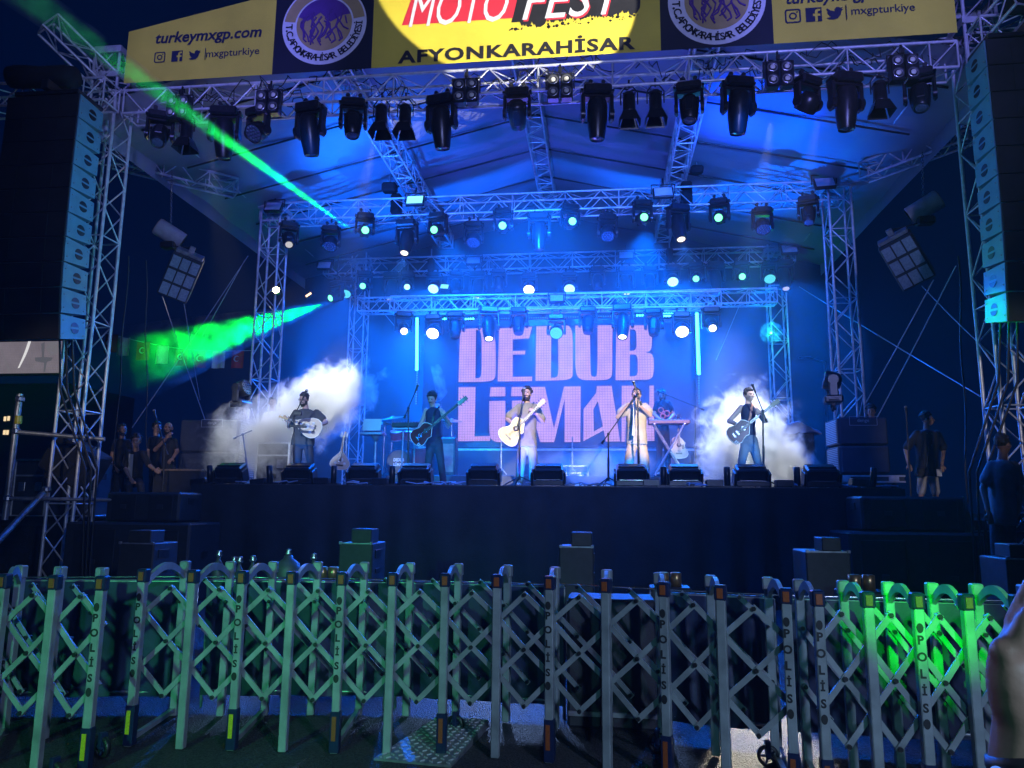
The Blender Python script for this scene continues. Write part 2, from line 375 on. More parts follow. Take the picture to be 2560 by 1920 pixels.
truss('long box truss across the front of the roof, under the yellow banner', (LX+.25, YF, ZT), (RX-.25, YF, ZT), .42)
truss('long box truss across the middle of the roof with green and dark lamps below', (LX+.4, YM, ZT), (RX-.4, YM, ZT), .42)
truss('long box truss at the back of the roof above the lit LED screen', (LX+.4, YB, ZT), (RX-.4, YB, ZT), .42)
truss('side truss running back along the roof edge on the left', (LX+.1, YF+.25, ZT+.35), (LX+.1, YB, ZT+.35), .42)
truss('side truss running back along the roof edge on the right', (RX-.1, YF+.25, ZT+.35), (RX-.1, YB, ZT+.35), .42)
truss('tall front tower truss standing beside the line array on the left', (-8.42, 11.2, 0), (-8.42, 11.2, 9.3), .46, (0, 1, 0), .028, .013, 'tower_truss', 'tower', 'truss towers of the stage roof', feet=True, pitch=.5)
truss('tall front tower truss standing beside the line array on the right', (5.72, 11.2, 0), (5.72, 11.2, 9.3), .46, (0, 1, 0), .028, .013, 'tower_truss', 'tower', 'truss towers of the stage roof', feet=True, pitch=.5)
truss('tower truss with a bright work lamp, beside the green beam', (-7.62, 16.1, 1.2), (-7.62, 16.1, 8.9), .46, (0, 1, 0), .028, .013, 'tower_truss', 'tower', 'truss towers of the stage roof', feet=True, pitch=.5)
truss('tower truss rising behind the blue lit speaker stack on the right', (5.12, 16.1, 1.3), (5.12, 16.1, 8.9), .46, (0, 1, 0), .028, .013, 'tower_truss', 'tower', 'truss towers of the stage roof', feet=True, pitch=.5)
truss('slim rear tower truss left of the LED screen', (-6.85, 20.2, 1.2), (-6.85, 20.2, 8.9), .42, (0, 1, 0), .024, .012, 'tower_truss', 'tower', 'truss towers of the stage roof', feet=True, pitch=.5)
truss('slim rear tower truss with the green light burst, right of the LED screen', (4.72, 20.2, 1.3), (4.72, 20.2, 8.9), .42, (0, 1, 0), .024, .012, 'tower_truss', 'tower', 'truss towers of the stage roof', feet=True, pitch=.5)
truss('short truss right above the LED screen carrying the lowest row of lamps', at(980, 764, 17.4), at(1800, 752, 17.4), .36)
truss('low background truss behind the musicians that carries the cyan LED bars', (-6.4, 18.9, 6.75), (4.4, 18.9, 6.75), .36)
# roof rafters
RZ = 9.95; CX = -1.34; SL = .235
rz = lambda x: RZ-abs(x-CX)*SL
for x, nm in ((CX, 'central ridge'), (-4.35, 'left'), (1.75, 'right')):
    truss('%s rafter truss under the blue canopy running front to back' % nm, (x, YF, rz(x)-.28), (x, YB, rz(x)-.28), .38, name='roof_rafter', cat='rafter', group='rafter trusses under the canopy')
# gable struts between front truss and canopy
cn = MB()
def cf(a, b):
    x = LX-.45+(RX-LX+.9)*a; y = 10.98+9.8*b
    bay = 2.04; sag = .05*math.sin(math.pi*((y-10.98) % bay)/bay)**2
    k = abs(x-CX)/3.05; sag += .04*math.sin(math.pi*(k % 1))**2
    return V((x, y, rz(x)-sag+.010*noise.noise(V((x*1.1+y*.9, (y-x)*.35, 0)))))
cn.grid(cf, 110, 90)
for side, xe in ((-1, LX-.45), (1, RX+.45)):
    cn.grid(lambda a, b: V((xe+side*.012*math.sin(a*9), 10.98+9.8*a, rz(xe)-.36*(1-b))), 60, 3)
cn = cn.build('roof_canopy', M['canopy']); tag(cn, 'pale fabric gable canopy stretched over the stage roof, lit blue and violet', 'canopy')
pl = []
for i in range(6):
    y = 11.9+1.55*i; m = MB().tube((LX, y, rz(LX)-.09), (CX, y, rz(CX)-.09), .02, 6).tube((CX, y, rz(CX)-.09), (RX, y, rz(RX)-.09), .02, 6)
    tag(m.build('purlin_tube', M['black']), '%s thin dark gable purlin counted from the front of the canopy' % ('first', 'second', 'third', 'fourth', 'fifth', 'sixth')[i], 'purlin', 'dark purlins under the canopy')
# cantilever trusses that carry the side speakers and the line arrays
truss('short diagonal truss reaching outward that carries the chain hoist on the left', atz(285, 395, 8.15), atz(590, 470, 8.15), .32)
truss('short diagonal truss reaching outward that carries the chain hoist on the right', atz(2160, 432, 8.15), atz(2430, 330, 8.15), .32)
truss('outrigger truss above the line array on the left', (-11.8, 10.75, 8.25), (-8.1, 10.75, 8.25), .4)
truss('outrigger truss above the line array on the right', (5.5, 10.75, 8.35), (9, 10.75, 8.35), .4)
truss('upper slanted corner truss on top of the front tower at the left', at(120, 60, 10.3), at(300, 235, 11.2), .34)
truss('upper slanted corner truss on top of the front tower at the right', at(2560, -10, 10.2), at(2425, 140, 11.2), .34)
# ------------------------------------------------------------------ banner
YBN = 10.8; P = lambda x, y, o=0.: at(x, y, YBN)+V((0, -o, 0))
bn = empty('banner', (CX, YBN, 8.47), 'wide gable banner in yellow and navy hung across the front of the roof', 'banner')
xs = [at(x, 150, YBN).x for x in (315, 682, 929, 1653, 1937, 2400)]; ZB = 8.475
def zt(x): return 9.43+.2*(min(x, 2*CX-x)-xs[0])
def panel(name, x0, x1, m, lab=None):
    p = MB(); p.grid(lambda a, b: V((x0+(x1-x0)*a, YBN+.004*noise.noise(V((a*4+x0, b*2, 1))), ZB+(zt(x0+(x1-x0)*a)-ZB)*b)), 20, 6)
    tag(p.build(name, m, bn), lab)
panel('side_panel', xs[0], xs[1], M['yellow']); panel('emblem_panel', xs[1], xs[2], M['navy']); panel('centre_panel', xs[2], xs[3], M['yellow'])
panel('emblem_panel', xs[3], xs[4], M['navy']); panel('side_panel', xs[4], xs[5], M['yellow'])
PX = (at(1100, 100, YBN)-at(1000, 100, YBN)).x/100      # metres per photo pixel near the banner
wpx = lambda x, y, n: abs((at(x+n/2, y, YBN)-at(x-n/2, y, YBN)).x)
lt = MB(); letter(lt, 'turkeymxgp.com', P(521, 92, .010), X_, Z_, wpx(521, 92, 264), bold=.025, shear=.18)
lt.build('lettering', M['inknavy'], bn); lt = MB(); letter(lt, 'turkeymxgp.com', P(2112, -8, .010), X_, Z_, wpx(2112, -8, 300), bold=.025, shear=.18); lt.build('lettering', M['inknavy'], bn)
lt = MB(); letter(lt, 'mxgpturkiye', P(582, 134, .010), X_, Z_, wpx(582, 134, 132), bold=.008); lt.build('lettering', M['inknavy'], bn)
lt = MB(); letter(lt, 'mxgpturkiye', P(2207, 26, .010), X_, Z_, wpx(2207, 26, 160), bold=.008); lt.build('lettering', M['inknavy'], bn)
for cx, cy, k in ((400, 144, 1), (1982, 41, 1.15)):
    for dx, dy in ((113, -7),):
        c = P(cx+dx*k*1.02, cy+dy*k, .03); MB().box(c, (.012, .004, .21*k)).build('divider_line', M['inknavy'], bn)
def icon(c, s, kind):
    f = lambda x, y: c+X_*(x*s)+Z_*(y*s)
    rr = lambda h, r: arc(h-r, h-r, r, r, 0, 90, 5)+arc(-h+r, h-r, r, r, 90, 180, 5)+arc(-h+r, -h+r, r, r, 180, 270, 5)+arc(h-r, -h+r, r, r, 270, 360, 5)
    if kind == 0: L = [rr(1, .35), rr(.8, .24), arc(0, 0, .5, .5, 0, 345, 20), arc(0, 0, .31, .31, 0, 345, 20), arc(.54, .54, .12, .12, 0, 330, 8)]
    elif kind == 1: L = [[(-1, -1), (1, -1), (1, 1), (-1, 1)], [(.15, -1.0+.02), (.5, -.98), (.5, -.2), (.8, -.2), (.85, .15), (.5, .15), (.5, .38), (.6, .5), (.86, .5), (.86, .82), (.45, .82), (.2, .66), (.15, .4), (.15, .15), (-.1, .15), (-.1, -.2), (.15, -.2)]]
    else: L = [[(-1, -.62), (-.5, -.5), (-.75, -.2), (-.95, .15), (-.85, .2), (-1, .6), (-.9, .75), (-.5, .42), (0, .28), (.02, .6), (.25, .85), (.55, .85), (.75, .7), (1.05, .8), (.9, .55), (1.1, .48), (.86, .25), (.72, -.3), (.35, -.75), (-.2, -.9), (-.7, -.85)]]
    shape(L, 'social_icon', M['inknavy'], bn, f)
for cx, cy, k in ((400, 144, 1), (1982, 41, 1.2)):
    for i, (dx, dy) in enumerate(((0, 0), (43, -3), (86, -6))): icon(P(cx+dx*k*1.01, cy+dy*k, .010), .098*k, i)
lt = MB(); letter(lt, 'AFYONKARAHİSAR', P(1286, 121, .010), X_, Z_, wpx(1286, 121, 592), height=.30, bold=.035, space=1.12); lt.build('lettering', M['ink'], bn)
shape([[(1005, 64), (1293, 45), (1330, -62), (1045, -46)]], 'red_field', M['red'], bn, lambda x, y: P(x, y, .008))
random.seed(3)
sp = [(1308, -60), (1279, 57), (1300, 56)]
for i in range(40):
    x = 1305+i*7.3; y = 62-i*.78+random.uniform(-4, 7)+(6 if i < 8 else 0); sp += [(x, y), (x+3, y-random.uniform(1, 8))]
sp += [(1600, 20), (1606, -70)]
shape([sp], 'black_splash', M['ink'], bn, lambda x, y: P(x, y, .010))
dr = MB()
for i in range(46):
    x = 1270+random.uniform(0, 325); y = 68-(x-1300)*.105+random.uniform(-2, 8); r = random.choice((.008, .012, .02, .03))
    dr.lathe([(0, 0), (r, 0), (r*.4, -.003)], P(x, y, .009), (0, -1, 0), 8)
dr.build('ink_drops', M['ink'], bn)
lt = MB(); letter(lt, 'MOTO', P(1147, 17, .016), X_, Z_, wpx(1147, 17, 248), height=.64, shear=.3)
lt.build('title_lettering', M['white'], bn); lt = MB(); letter(lt, 'FEST', P(1436, -2, .018), X_, Z_, wpx(1436, -2, 262), height=.64, shear=.3); lt.build('title_lettering', M['white'], bn)
lt = MB(); letter(lt, 'FEST', P(1439, 2, .014), X_, Z_, wpx(1436, -2, 262), height=.64, shear=.3); lt.build('title_shadow', M['red'], bn)
def emblem(cx, cy, r):
    c = P(cx, cy, .008); f = lambda x, y: c+X_*(x*r)+Z_*(y*r)
    g = lambda o: (lambda x, y: f(x, y)+V((0, -o, 0)))
    e = shape([arc(0, 0, 1, 1, 0, 355, 60)], 'emblem', M['white'], bn, f); tag(e, None)
    def sub(L, nm, m, o): return shape(L, nm, m, e, g(o))
    sub([arc(0, 0, .96, .96, 8, 172, 40)+arc(0, 0, .70, .70, 172, 8, 40)], 'gold_arc', M['emb_gold'], .004)
    sub([arc(0, 0, .66, .66, 0, 355, 50)], 'medallion', M['emb_gold'], .004)
    sub([arc(0, 0, .655, .655, 20, 160, 30)+[(-.4, .1), (-.1, .3), (.15, .05), (.42, .2)]], 'purple_crown', M['purple'], .008)
    b = MB(); random.seed(11)
    for k in range(17):
        x = -.5+k*.0625; y0 = .2+random.uniform(-.15, .2); p = V((x, y0))
        for j in range(5):
            q = p+V((random.uniform(-.12, .12), -random.uniform(.06, .2)))
            if q.length > .62: break
            a2, b2 = f(p.x, p.y)+V((0, -.012, 0)), f(q.x, q.y)+V((0, -.012, 0)); b.tube(a2, b2, .014*r/.65, 4); p = q
    b.build('branches', M['purple'], e)
    t = MB(); s = 'T.C.AFYONKARAHİSAR BELEDİYESİ'
    for i, ch in enumerate(s):
        if ch == ' ': continue
        an = rad(178+(i+.5)/len(s)*184); q = f(.83*math.cos(an), .83*math.sin(an))+V((0, -.012, 0))
        u = X_*(-math.sin(an))+Z_*math.cos(an); vv = -(X_*math.cos(an)+Z_*math.sin(an))
        h = (.05 if ch == '.' else .205 if ch == 'İ' else .165)*r
        letter(t, ch, q-(vv*(.06*r) if ch == '.' else vv*0)+(vv*(.02*r) if ch == 'İ' else vv*0), u, vv, height=h, bold=.02)
    t.build('lettering', M['ink'], e)
emblem(811, 62, .72); emblem(1791, 3, .74)
# tangled cables along the front truss
cb = MB()
for k in range(16):
    x = LX+.9+k*.78+random.uniform(-.2, .2); z = ZT-.2+random.uniform(.05, .45); y = YF-.24+random.uniform(0, .4)
    for q in range(3):
        p = [V((x+random.uniform(-.6, .6), y, z))]
        for j in range(9): p.append(p[-1]+V((random.uniform(-.02, .16), random.uniform(-.05, .05), .13*math.sin(j*1.4+q)+random.uniform(-.06, .05))))
        cb.path(p, .008, 4)
tag(cb.build('cable_tangle', M['cable']), 'tangle of black cables looped along the front roof truss', 'cables', None, 'stuff')
# ------------------------------------------------------------------ LED screen
YS = 18.2
scn = empty('led_screen', (-1.2, YS, 2.9), 'big LED video wall showing pink letters behind the band', 'LED screen')
a, b = at(1062, 805, YS), at(1752, 1118, YS)
MB().box(((a.x+b.x)/2, YS+.06, (a.z+b.z)/2), (b.x-a.x, .1, a.z-b.z)).build('panel', M['screen'], scn)
fr = MB()
for i in range(1, 8): fr.box((a.x+(b.x-a.x)*i/8, YS+.006, (a.z+b.z)/2), (.008, .006, a.z-b.z))
for i in range(1, 4): fr.box(((a.x+b.x)/2, YS+.004, b.z+(a.z-b.z)*i/4), (b.x-a.x, .006, .008))
fr.build('module_seams', M['black'], scn)
MB().box(((a.x+b.x)/2, YS+.05, b.z-.06), (b.x-a.x+.1, .12, .05)).build('bottom_rail', M['steel'], scn)
Q = lambda x, y: at(1120+x/3.95, 780+y/3.95, YS-.02)
def crv(*p):   # p: points, corner or (x, y, 'c') smooth control -> Catmull rounding
    out = []
    n = len(p)
    for i, q in enumerate(p):
        if len(q) == 2: out.append(q)
        else:
            a, b = p[i-1][:2], p[(i+1) % n][:2]; c = q[:2]
            k = q[2]; A = (c[0]+(a[0]-c[0])*k, c[1]+(a[1]-c[1])*k); B = (c[0]+(b[0]-c[0])*k, c[1]+(b[1]-c[1])*k)
            out += [((1-t)**2*A[0]+2*t*(1-t)*c[0]+t*t*B[0], (1-t)**2*A[1]+2*t*(1-t)*c[1]+t*t*B[1]) for t in [j/8 for j in range(9)]]
    return out
LET = [
 ('D', [crv((120, 168), (330, 158), (470, 150, .5), (472, 640, .28), (430, 690, .5), (104, 692)), crv((276, 176), (330, 185, .4), (332, 560), (325, 650, .5), (270, 655))]),
 ('E', [crv((505, 160), (832, 145), (800, 262), (640, 270), (640, 385), (765, 380), (760, 418), (640, 420), (640, 640), (832, 636), (830, 682), (490, 686))]),
 ('D', [crv((872, 142), (1120, 134), (1236, 132, .5), (1234, 560), (1230, 670, .5), (1040, 676, .3), (862, 680)), crv((1020, 180), (1088, 182, .4), (1090, 560), (1085, 645, .5), (1016, 650))]),
 ('U', [crv((1256, 134), (1400, 132), (1408, 560), (1412, 632, .5), (1445, 640), (1478, 632, .5), (1476, 132), (1626, 130), (1622, 560), (1615, 670, .5), (1445, 674), (1275, 672, .5), (1256, 520))]),
 ('B', [crv((1662, 136), (1900, 130), (2015, 128, .5), (2014, 300), (2005, 385, .5), (1950, 400), (2030, 412, .5), (2034, 560), (2020, 668, .5), (1880, 670), (1654, 674)), crv((1796, 170), (1858, 172, .4), (1862, 330), (1850, 380, .5), (1794, 384)), crv((1796, 420), (1872, 422, .4), (1874, 580), (1865, 632, .5), (1794, 636))]),
 ('L', [crv((104, 742), (272, 740), (262, 1228), (420, 1224), (414, 1272), (100, 1276))]),
 ('u', [crv((408, 880), (566, 876), (566, 1180), (572, 1238, .5), (600, 1244), (632, 1238, .5), (630, 876), (770, 872), (766, 1180), (760, 1284, .5), (600, 1286), (420, 1284, .5), (408, 1150))]),
 ('dot', [[(420, 742), (566, 740), (566, 832), (412, 834)]]), ('dot', [[(628, 740), (772, 738), (774, 830), (622, 832)]]),
 ('M', [crv((800, 740), (958, 738), (1046, 1150), (1146, 734), (1312, 732), (1306, 1284), (1150, 1286), (1152, 860), (1048, 1286), (910, 1286), (800, 860))]),
 ('A', [crv((1468, 730), (1616, 728), (1700, 1278), (1558, 1280), (1538, 1168), (1336, 1276), (1338, 960), (1462, 800)), [(1480, 880), (1530, 1130), (1440, 1180), (1436, 960)]]),
 ('N', [crv((1716, 728), (1850, 726), (1985, 1110), (1990, 726), (2034, 724), (2038, 1272), (1890, 1276), (1762, 890), (1750, 1280), (1712, 1282))])]
for nm, L in LET: shape(L, 'letter', M['letters'], scn, Q)
# LED bars round the screen
def ledbar(px, py, qx, qy, Y, label, m, r=.035, grp='LED light bars round the screen'):
    p, q = at(px, py, Y), at(qx, qy, Y); t = empty('led_bar', p, label, 'LED bar', grp)
    d = (q-p).normalized(); back = V((0, .05, 0))
    MB().tube(p+back, q+back, r*1.3, 6).build('housing', M['black'], t)
    n = max(2, int((q-p).length/.055)); b = MB()
    for i in range(n):
        c = p.lerp(q, (i+.5)/n); b.tube(c, c+V((0, -.018, 0)), r*.78, 8)
    b.build('diodes', m, t); return t
YL = 17.6
ledbar(1043, 795, 1042, 926, YL, 'bright vertical cyan LED bar at the left edge of the video wall', M['ledbar'], .05)
ledbar(1043, 930, 1040, 1012, YL, 'dim lower LED strip of dots hanging left of the video wall', M['ledbar2'], .022)
ledbar(1742, 783, 1747, 936, YL, 'bright vertical cyan LED bar at the right edge of the video wall', M['ledbar'], .055)
ledbar(1747, 942, 1748, 1012, YL, 'dim lower LED strip of dots hanging right of the video wall', M['ledbar2'], .022)
ledbar(1066, 798, 1126, 797, YL, 'bright short horizontal LED bar at the upper left corner of the video wall', M['ledbar'])
ledbar(1156, 798, 1186, 797, YL, 'smallest lit horizontal LED bar above the pink letter D', M['ledbar'], .03)
ledbar(1190, 798, 1588, 789, YL, 'long dim horizontal LED strip of dots along the top of the video wall', M['ledbar2'], .018)
ledbar(1590, 789, 1622, 788, YL, 'short lit LED bar just left of the brightest horizontal one', M['ledbar'], .03)
ledbar(1650, 788, 1726, 787, YL, 'brightest horizontal LED bar at the upper right corner of the video wall', M['ledbar'], .06)
spot('led_glow', at(1043, 850, YL-.15), at(1043, 850, YL-3), (.02, .45, 1), 90, 160, 1, .3)
spot('led_glow', at(1744, 850, YL-.15), at(1744, 850, YL-3), (.02, .45, 1), 110, 160, 1, .3)
spot('screen_glow', at(1390, 960, YS-.3), at(1390, 960, YS-4), (.8, .4, .9), 60, 160, 1, .8)
# ------------------------------------------------------------------ moving heads
ORD = ['first', 'second', 'third', 'fourth', 'fifth', 'sixth', 'seventh', 'eighth', 'ninth', 'tenth', 'eleventh', 'twelfth', 'thirteenth', 'fourteenth', 'fifteenth', 'sixteenth', 'seventeenth', 'eighteenth', 'nineteenth']
def proto_head(kind):
    """moving lamp hanging from its clamps at the origin; the head hangs along -Z"""
    t = empty('moving_head', (0, 0, 0)); k = {'spot': 1., 'long': 1.15, 'wash': 1., 'profile': 1.}[kind]
    b = MB().box((0, 0, -.13*k), (.38*k, .30*k, .14*k), ch=.03).box((0, -.151*k, -.13*k), (.12, .006, .05)); 
    for s in (-1, 1): b.box((s*.215*k, 0, -.12*k), (.04, .16, .04), ch=.01)
    b.build('base', M['fixture'], t)
    for s in (-1, 1):
        c = MB().box((s*.10, 0, -.035), (.04, .07, .06), ch=.006).tube((s*.10, -.025, .03), (s*.10, .025, .03), .034, 10); c.build('clamp', M['black'], t)
    y = MB(); L = .46*k
    for s in (-1, 1): y.box((s*.195*k, 0, -.36*k), (.05*k, .15*k, .38*k), ch=.02).tube((s*.17*k, 0, -L), (s*.225*k, 0, -L), .085*k, 14)
    y.box((0, 0, -.215*k), (.40*k, .16*k, .045), ch=.012); y.build('yoke', M['fixture'], t)
    h = empty('head', (0, 0, -L), None); h.parent = t
    # the head is a mesh with the lens as its sub-part
    bpy.data.objects.remove(h)
    m = MB()
    if kind == 'wash': pr = [(0, .15), (.10, .15), (.155, .09), (.165, 0), (.17, -.10), (.16, -.13)]; lr, lz = .145, -.125
    elif kind == 'spot': pr = [(0, .19), (.11, .19), (.14, .12), (.145, -.02), (.135, -.14), (.115, -.24), (.105, -.25)]; lr, lz = .082, -.24
    else: pr = [(0, .26), (.12, .26), (.15, .2), (.16, 0), (.155, -.16), (.125, -.36), (.115, -.40)]; lr, lz = .085, -.385
    m.lathe(pr, (0, 0, 0), (0, 0, 1), 18); z0 = lz
    m.lathe([(pr[-1][0], pr[-1][1]), (lr, lz+.005)], (0, 0, 0), (0, 0, 1), 18, False)
    if kind != 'wash':
        for s in (-1, 1): m.box((0, s*.135, -.02), (.12, .03, .26), ch=.012)
        m.box((.0, .12, .1), (.2, .06, .06), ch=.01)
        for q in range(5): m.box((0, 0, .05+q*.028), (.30, .10, .010))
    hd = m.build('head', M['fixture'], t); hd.location = (0, 0, -L)
    l = MB()
    if kind == 'wash':
        l.lathe([(0, lz+.01), (lr, lz+.01)], (0, 0, 0), (0, 0, 1), 24, False)
        for rr, n in ((0, 1), (.055, 6), (.11, 12)):
            for q in range(n):
                an = 2*math.pi*q/n; l.ell((rr*math.cos(an), rr*math.sin(an), lz+.004), (.024, .024, .016), None, 8, 5)
    else: l.lathe([(0, lz-.012), (lr*.5, lz-.010), (lr, lz+.003)], (0, 0, 0), (0, 0, 1), 20)
    l.build('lens', M['lensoff'], hd, world=False)
    return t
PROTO = {k: proto_head(k) for k in ('spot', 'long', 'wash')}
USED = set()
def head(kind, px, py, Y, tilt, pan, lens, label, group, light=None, z=None):
    """the clamp point hangs straight above the photographed body"""
    src = PROTO[kind]
    t = src if kind not in USED else copy_tree(src); USED.add(kind)
    k = 1.15 if kind == 'long' else 1.
    p = at(px, py, Y); L = {'spot': .40, 'long': .58, 'wash': .38}[kind]
    t.location = p+V((0, 0, L)); t.rotation_euler = (0, 0, rad(pan)); tag(t, label, 'stage light', group)
    hd = [c for c in t.children if c.name.startswith('head')][0]; hd.rotation_euler = (rad(tilt), 0, 0)
    ln = hd.children[0]; setmat(ln, M[lens])
    if light:
        col, pw, deg = light
        l = spot('lamp', (0, 0, -.47 if kind == 'long' else -.30), None, col, pw, deg, .25, .05); l.parent = hd
    # a drop pipe up to the truss it hangs from
    if z is not None and z > t.location.z+.06: 
        MB().tube((0, 0, .03), (0, 0, z-t.location.z), .02, 6).build('drop_pipe', M['black'], t, world=False)
    return t
GF, GM, GB, GS = 'moving lights on the front truss', 'moving lights on the middle truss', 'moving lights on the rear truss', 'moving lights above the LED screen'
YH = YF-.2
front = [('spot', 400, 330, -35, 25, 'lensoff', 'squat lamp tilted beside the left tower'), ('long', 560, 345, 8, 10, 'lensoff', 'long lamp crossed by the green beam'),
 ('wash', 645, 318, 50, 160, 'lensoff', 'round lamp tilted away under a four-eyed blinder'), ('long', 774, 335, 14, -10, 'lensoff', 'long lamp leaning right'),
 ('spot', 883, 300, -10, 12, 'lensoff', 'short lamp left of two barn-door cans'), ('long', 1103, 318, 10, -14, 'lensoff', 'long lamp right of two barn-door cans'),
 ('spot', 1293, 275, 55, 0, 'lensoff', 'lamp under the ridge with its head swung back'), ('long', 1493, 295, 4, 8, 'lensoff', 'long lamp left of the central barn-door cans'),
 ('spot', 1723, 262, -14, -8, 'lensoff', 'short lamp right of the central barn-door cans'), ('long', 1846, 278, 10, 12, 'lensoff', 'long lamp in front of the bright blue canopy'),
 ('wash', 2019, 245, -45, -150, 'lensoff', 'round lamp with a green rim'), ('long', 2116, 268, 6, 14, 'lensoff', 'long lamp left of the last barn-door can'),
 ('spot', 2299, 232, -20, -20, 'lensoff', 'lamp next to the tower on the right')]
for i, (k, x, y, tl, pn, ln, d) in enumerate(front): head(k, x, y, YH, tl, pn, ln, 'black %s, %s on the front truss' % (d, ORD[i]), GF, None, ZT-.22)
mid = [('spot', 722, 592, -40, 30, 'l_dim', 'dark lamp beside the left tower', None), ('wash', 827, 600, -30, 8, 'lensoff', 'unlit honeycomb lamp', None), ('spot', 912, 570, -72, 22, 'l_green', 'green lamp', 1),
 ('long', 1017, 606, -22, -4, 'l_warm', 'long lamp with warm white lens', 2), ('spot', 1095, 570, -74, -10, 'l_green', 'pale green lamp', None), ('wash', 1184, 590, -30, 4, 'lensoff', 'unlit honeycomb lamp', None),
 ('spot', 1258, 560, -74, 4, 'l_green', 'strong green lamp', None), ('long', 1348, 590, -4, 0, 'lensoff', 'long unlit lamp', None), ('spot', 1425, 550, -76, 16, 'l_green', 'green lamp in a brownish haze', None),
 ('wash', 1519, 574, -30, 3, 'lensoff', 'unlit honeycomb lamp', None), ('spot', 1606, 540, -76, 6, 'l_green', 'green lamp with a low glint', None), ('long', 1696, 570, -20, 18, 'l_warm', 'long lamp with warm white lens', 2),
 ('spot', 1799, 536, -66, -16, 'l_green', 'green lamp turned right', None), ('wash', 1906, 556, -30, 4, 'lensoff', 'unlit honeycomb lamp', None), ('spot', 2021, 530, -25, -20, 'lensoff', 'dark lamp beside the right tower', None)]
for i, (k, x, y, tl, pn, ln, d, li) in enumerate(mid):
    o = head(k, x, y, YM-.2, tl, pn, ln, 'black %s, %s on the middle truss' % (d, ORD[i]), GM, ((.04, .22, 1), 300, 50) if li == 2 else None, ZT-.22)
back = [('wash', 866, 722, -38, 8, 'l_cyan', 'cyan honeycomb lamp', 1), ('spot', 912, 708, -68, 4, 'l_green', 'green lamp', 0), ('long', 979, 726, -22, 0, 'l_dim', 'long dim lamp', 0), ('spot', 1017, 708, -62, 18, 'l_cool', 'small lit lamp', 0),
 ('wash', 1085, 710, -42, 0, 'l_cool', 'large white lamp', 1), ('spot', 1139, 710, -25, 20, 'lensoff', 'dark lamp by a lit flood', 0), ('long', 1195, 724, -22, -4, 'l_warm', 'long white lamp', 2), ('spot', 1247, 704, -20, 4, 'lensoff', 'dark lamp in a brown haze', 0),
 ('wash', 1323, 712, -42, 0, 'l_white', 'large white lamp', 1), ('wash', 1424, 710, -42, 0, 'l_cool', 'large white lamp in a brown haze', 1), ('spot', 1494, 698, -20, 0, 'lensoff', 'dark lamp', 0), ('long', 1565, 714, -22, 6, 'l_warm', 'long white lamp', 2),
 ('spot', 1625, 698, -20, 0, 'lensoff', 'dark lamp', 0), ('wash', 1681, 692, -42, 0, 'l_cool', 'large white lamp', 1), ('spot', 1742, 688, -64, -14, 'l_green', 'small green-white lamp', 0), ('long', 1789, 702, -22, 4, 'l_dim', 'long dim lamp', 0),
 ('spot', 1853, 685, -70, -4, 'l_green', 'brightest green lamp', 3), ('wash', 1923, 684, -38, -3, 'l_cyan', 'cyan honeycomb lamp', 1), ('long', 1961, 698, -22, -2, 'l_dim', 'long dim lamp', 0)]
for i, (k, x, y, tl, pn, ln, d, li) in enumerate(back):
    L = {1: (BLUE, 3600, 75), 2: ((.04, .22, 1), 500, 40), 3: (GREEN, 160, 30), 0: None}[li]
    head(k, x, y, YB-.3, tl, pn, ln, 'black %s, %s on the rear truss' % (d, ORD[i]), GB, L, ZT-.22)
low = [('spot', 1009, 815, -60, 20, 'l_white', 'white lamp flaring at the left end', 2), ('wash', 1084, 820, -48, 0, 'l_white', 'large white lamp', 1), ('spot', 1139, 815, -15, 0, 'lensoff', 'dark lamp', 0), ('long', 1222, 820, -24, 12, 'l_white', 'long white lamp', 2),
 ('spot', 1297, 805, -15, 0, 'lensoff', 'dark lamp', 0), ('wash', 1391, 820, -55, 0, 'l_cyan', 'cyan honeycomb lamp', 1), ('spot', 1470, 803, -15, 0, 'lensoff', 'dark lamp', 0), ('long', 1557, 815, -24, -6, 'l_white', 'long white lamp', 2),
 ('spot', 1635, 808, -15, -10, 'lensoff', 'dark lamp', 0), ('wash', 1704, 815, -48, 0, 'l_white', 'large white lamp', 1), ('spot', 1778, 805, -55, 0, 'l_white', 'white lamp flaring at the right end', 2)]
for i, (k, x, y, tl, pn, ln, d, li) in enumerate(low):
    L = {1: (BLUE, 2400, 80), 2: ((.04, .25, 1), 260, 40), 0: None}[li]
    head(k, x, y, 17.3, tl, pn, ln, 'black %s, %s on the short truss over the screen' % (d, ORD[i]), GS, L, None)
# lamp that throws the big green cone
GB0 = at(836, 752, 18.6); GB1 = at(455, 872, 15.0)
hh = head('spot', 842, 735, 18.6, 0, 0, 'l_green', 'dark lamp at the left that throws the thick green beam', GB, None, ZT-.2)
dv = (GB1-GB0); hh.rotation_euler = (0, 0, math.atan2(dv.x, -dv.y)); hd = [c for c in hh.children if c.name.startswith('head')][0]
hd.rotation_euler = (-math.atan2(math.hypot(dv.x, dv.y), -dv.z), 0, 0)
spot('green_beam', GB0+dv.normalized()*.42, GB1, (0, 1, .03), 60000, 14, 1, .03)
ga = at(898, 589, YM-.45); gb = at(306, 165, 6.5)
spot('green_beam', ga+(gb-ga).normalized()*.45, gb, (0, 1, .10), 240000, 1.5, .9, .02)
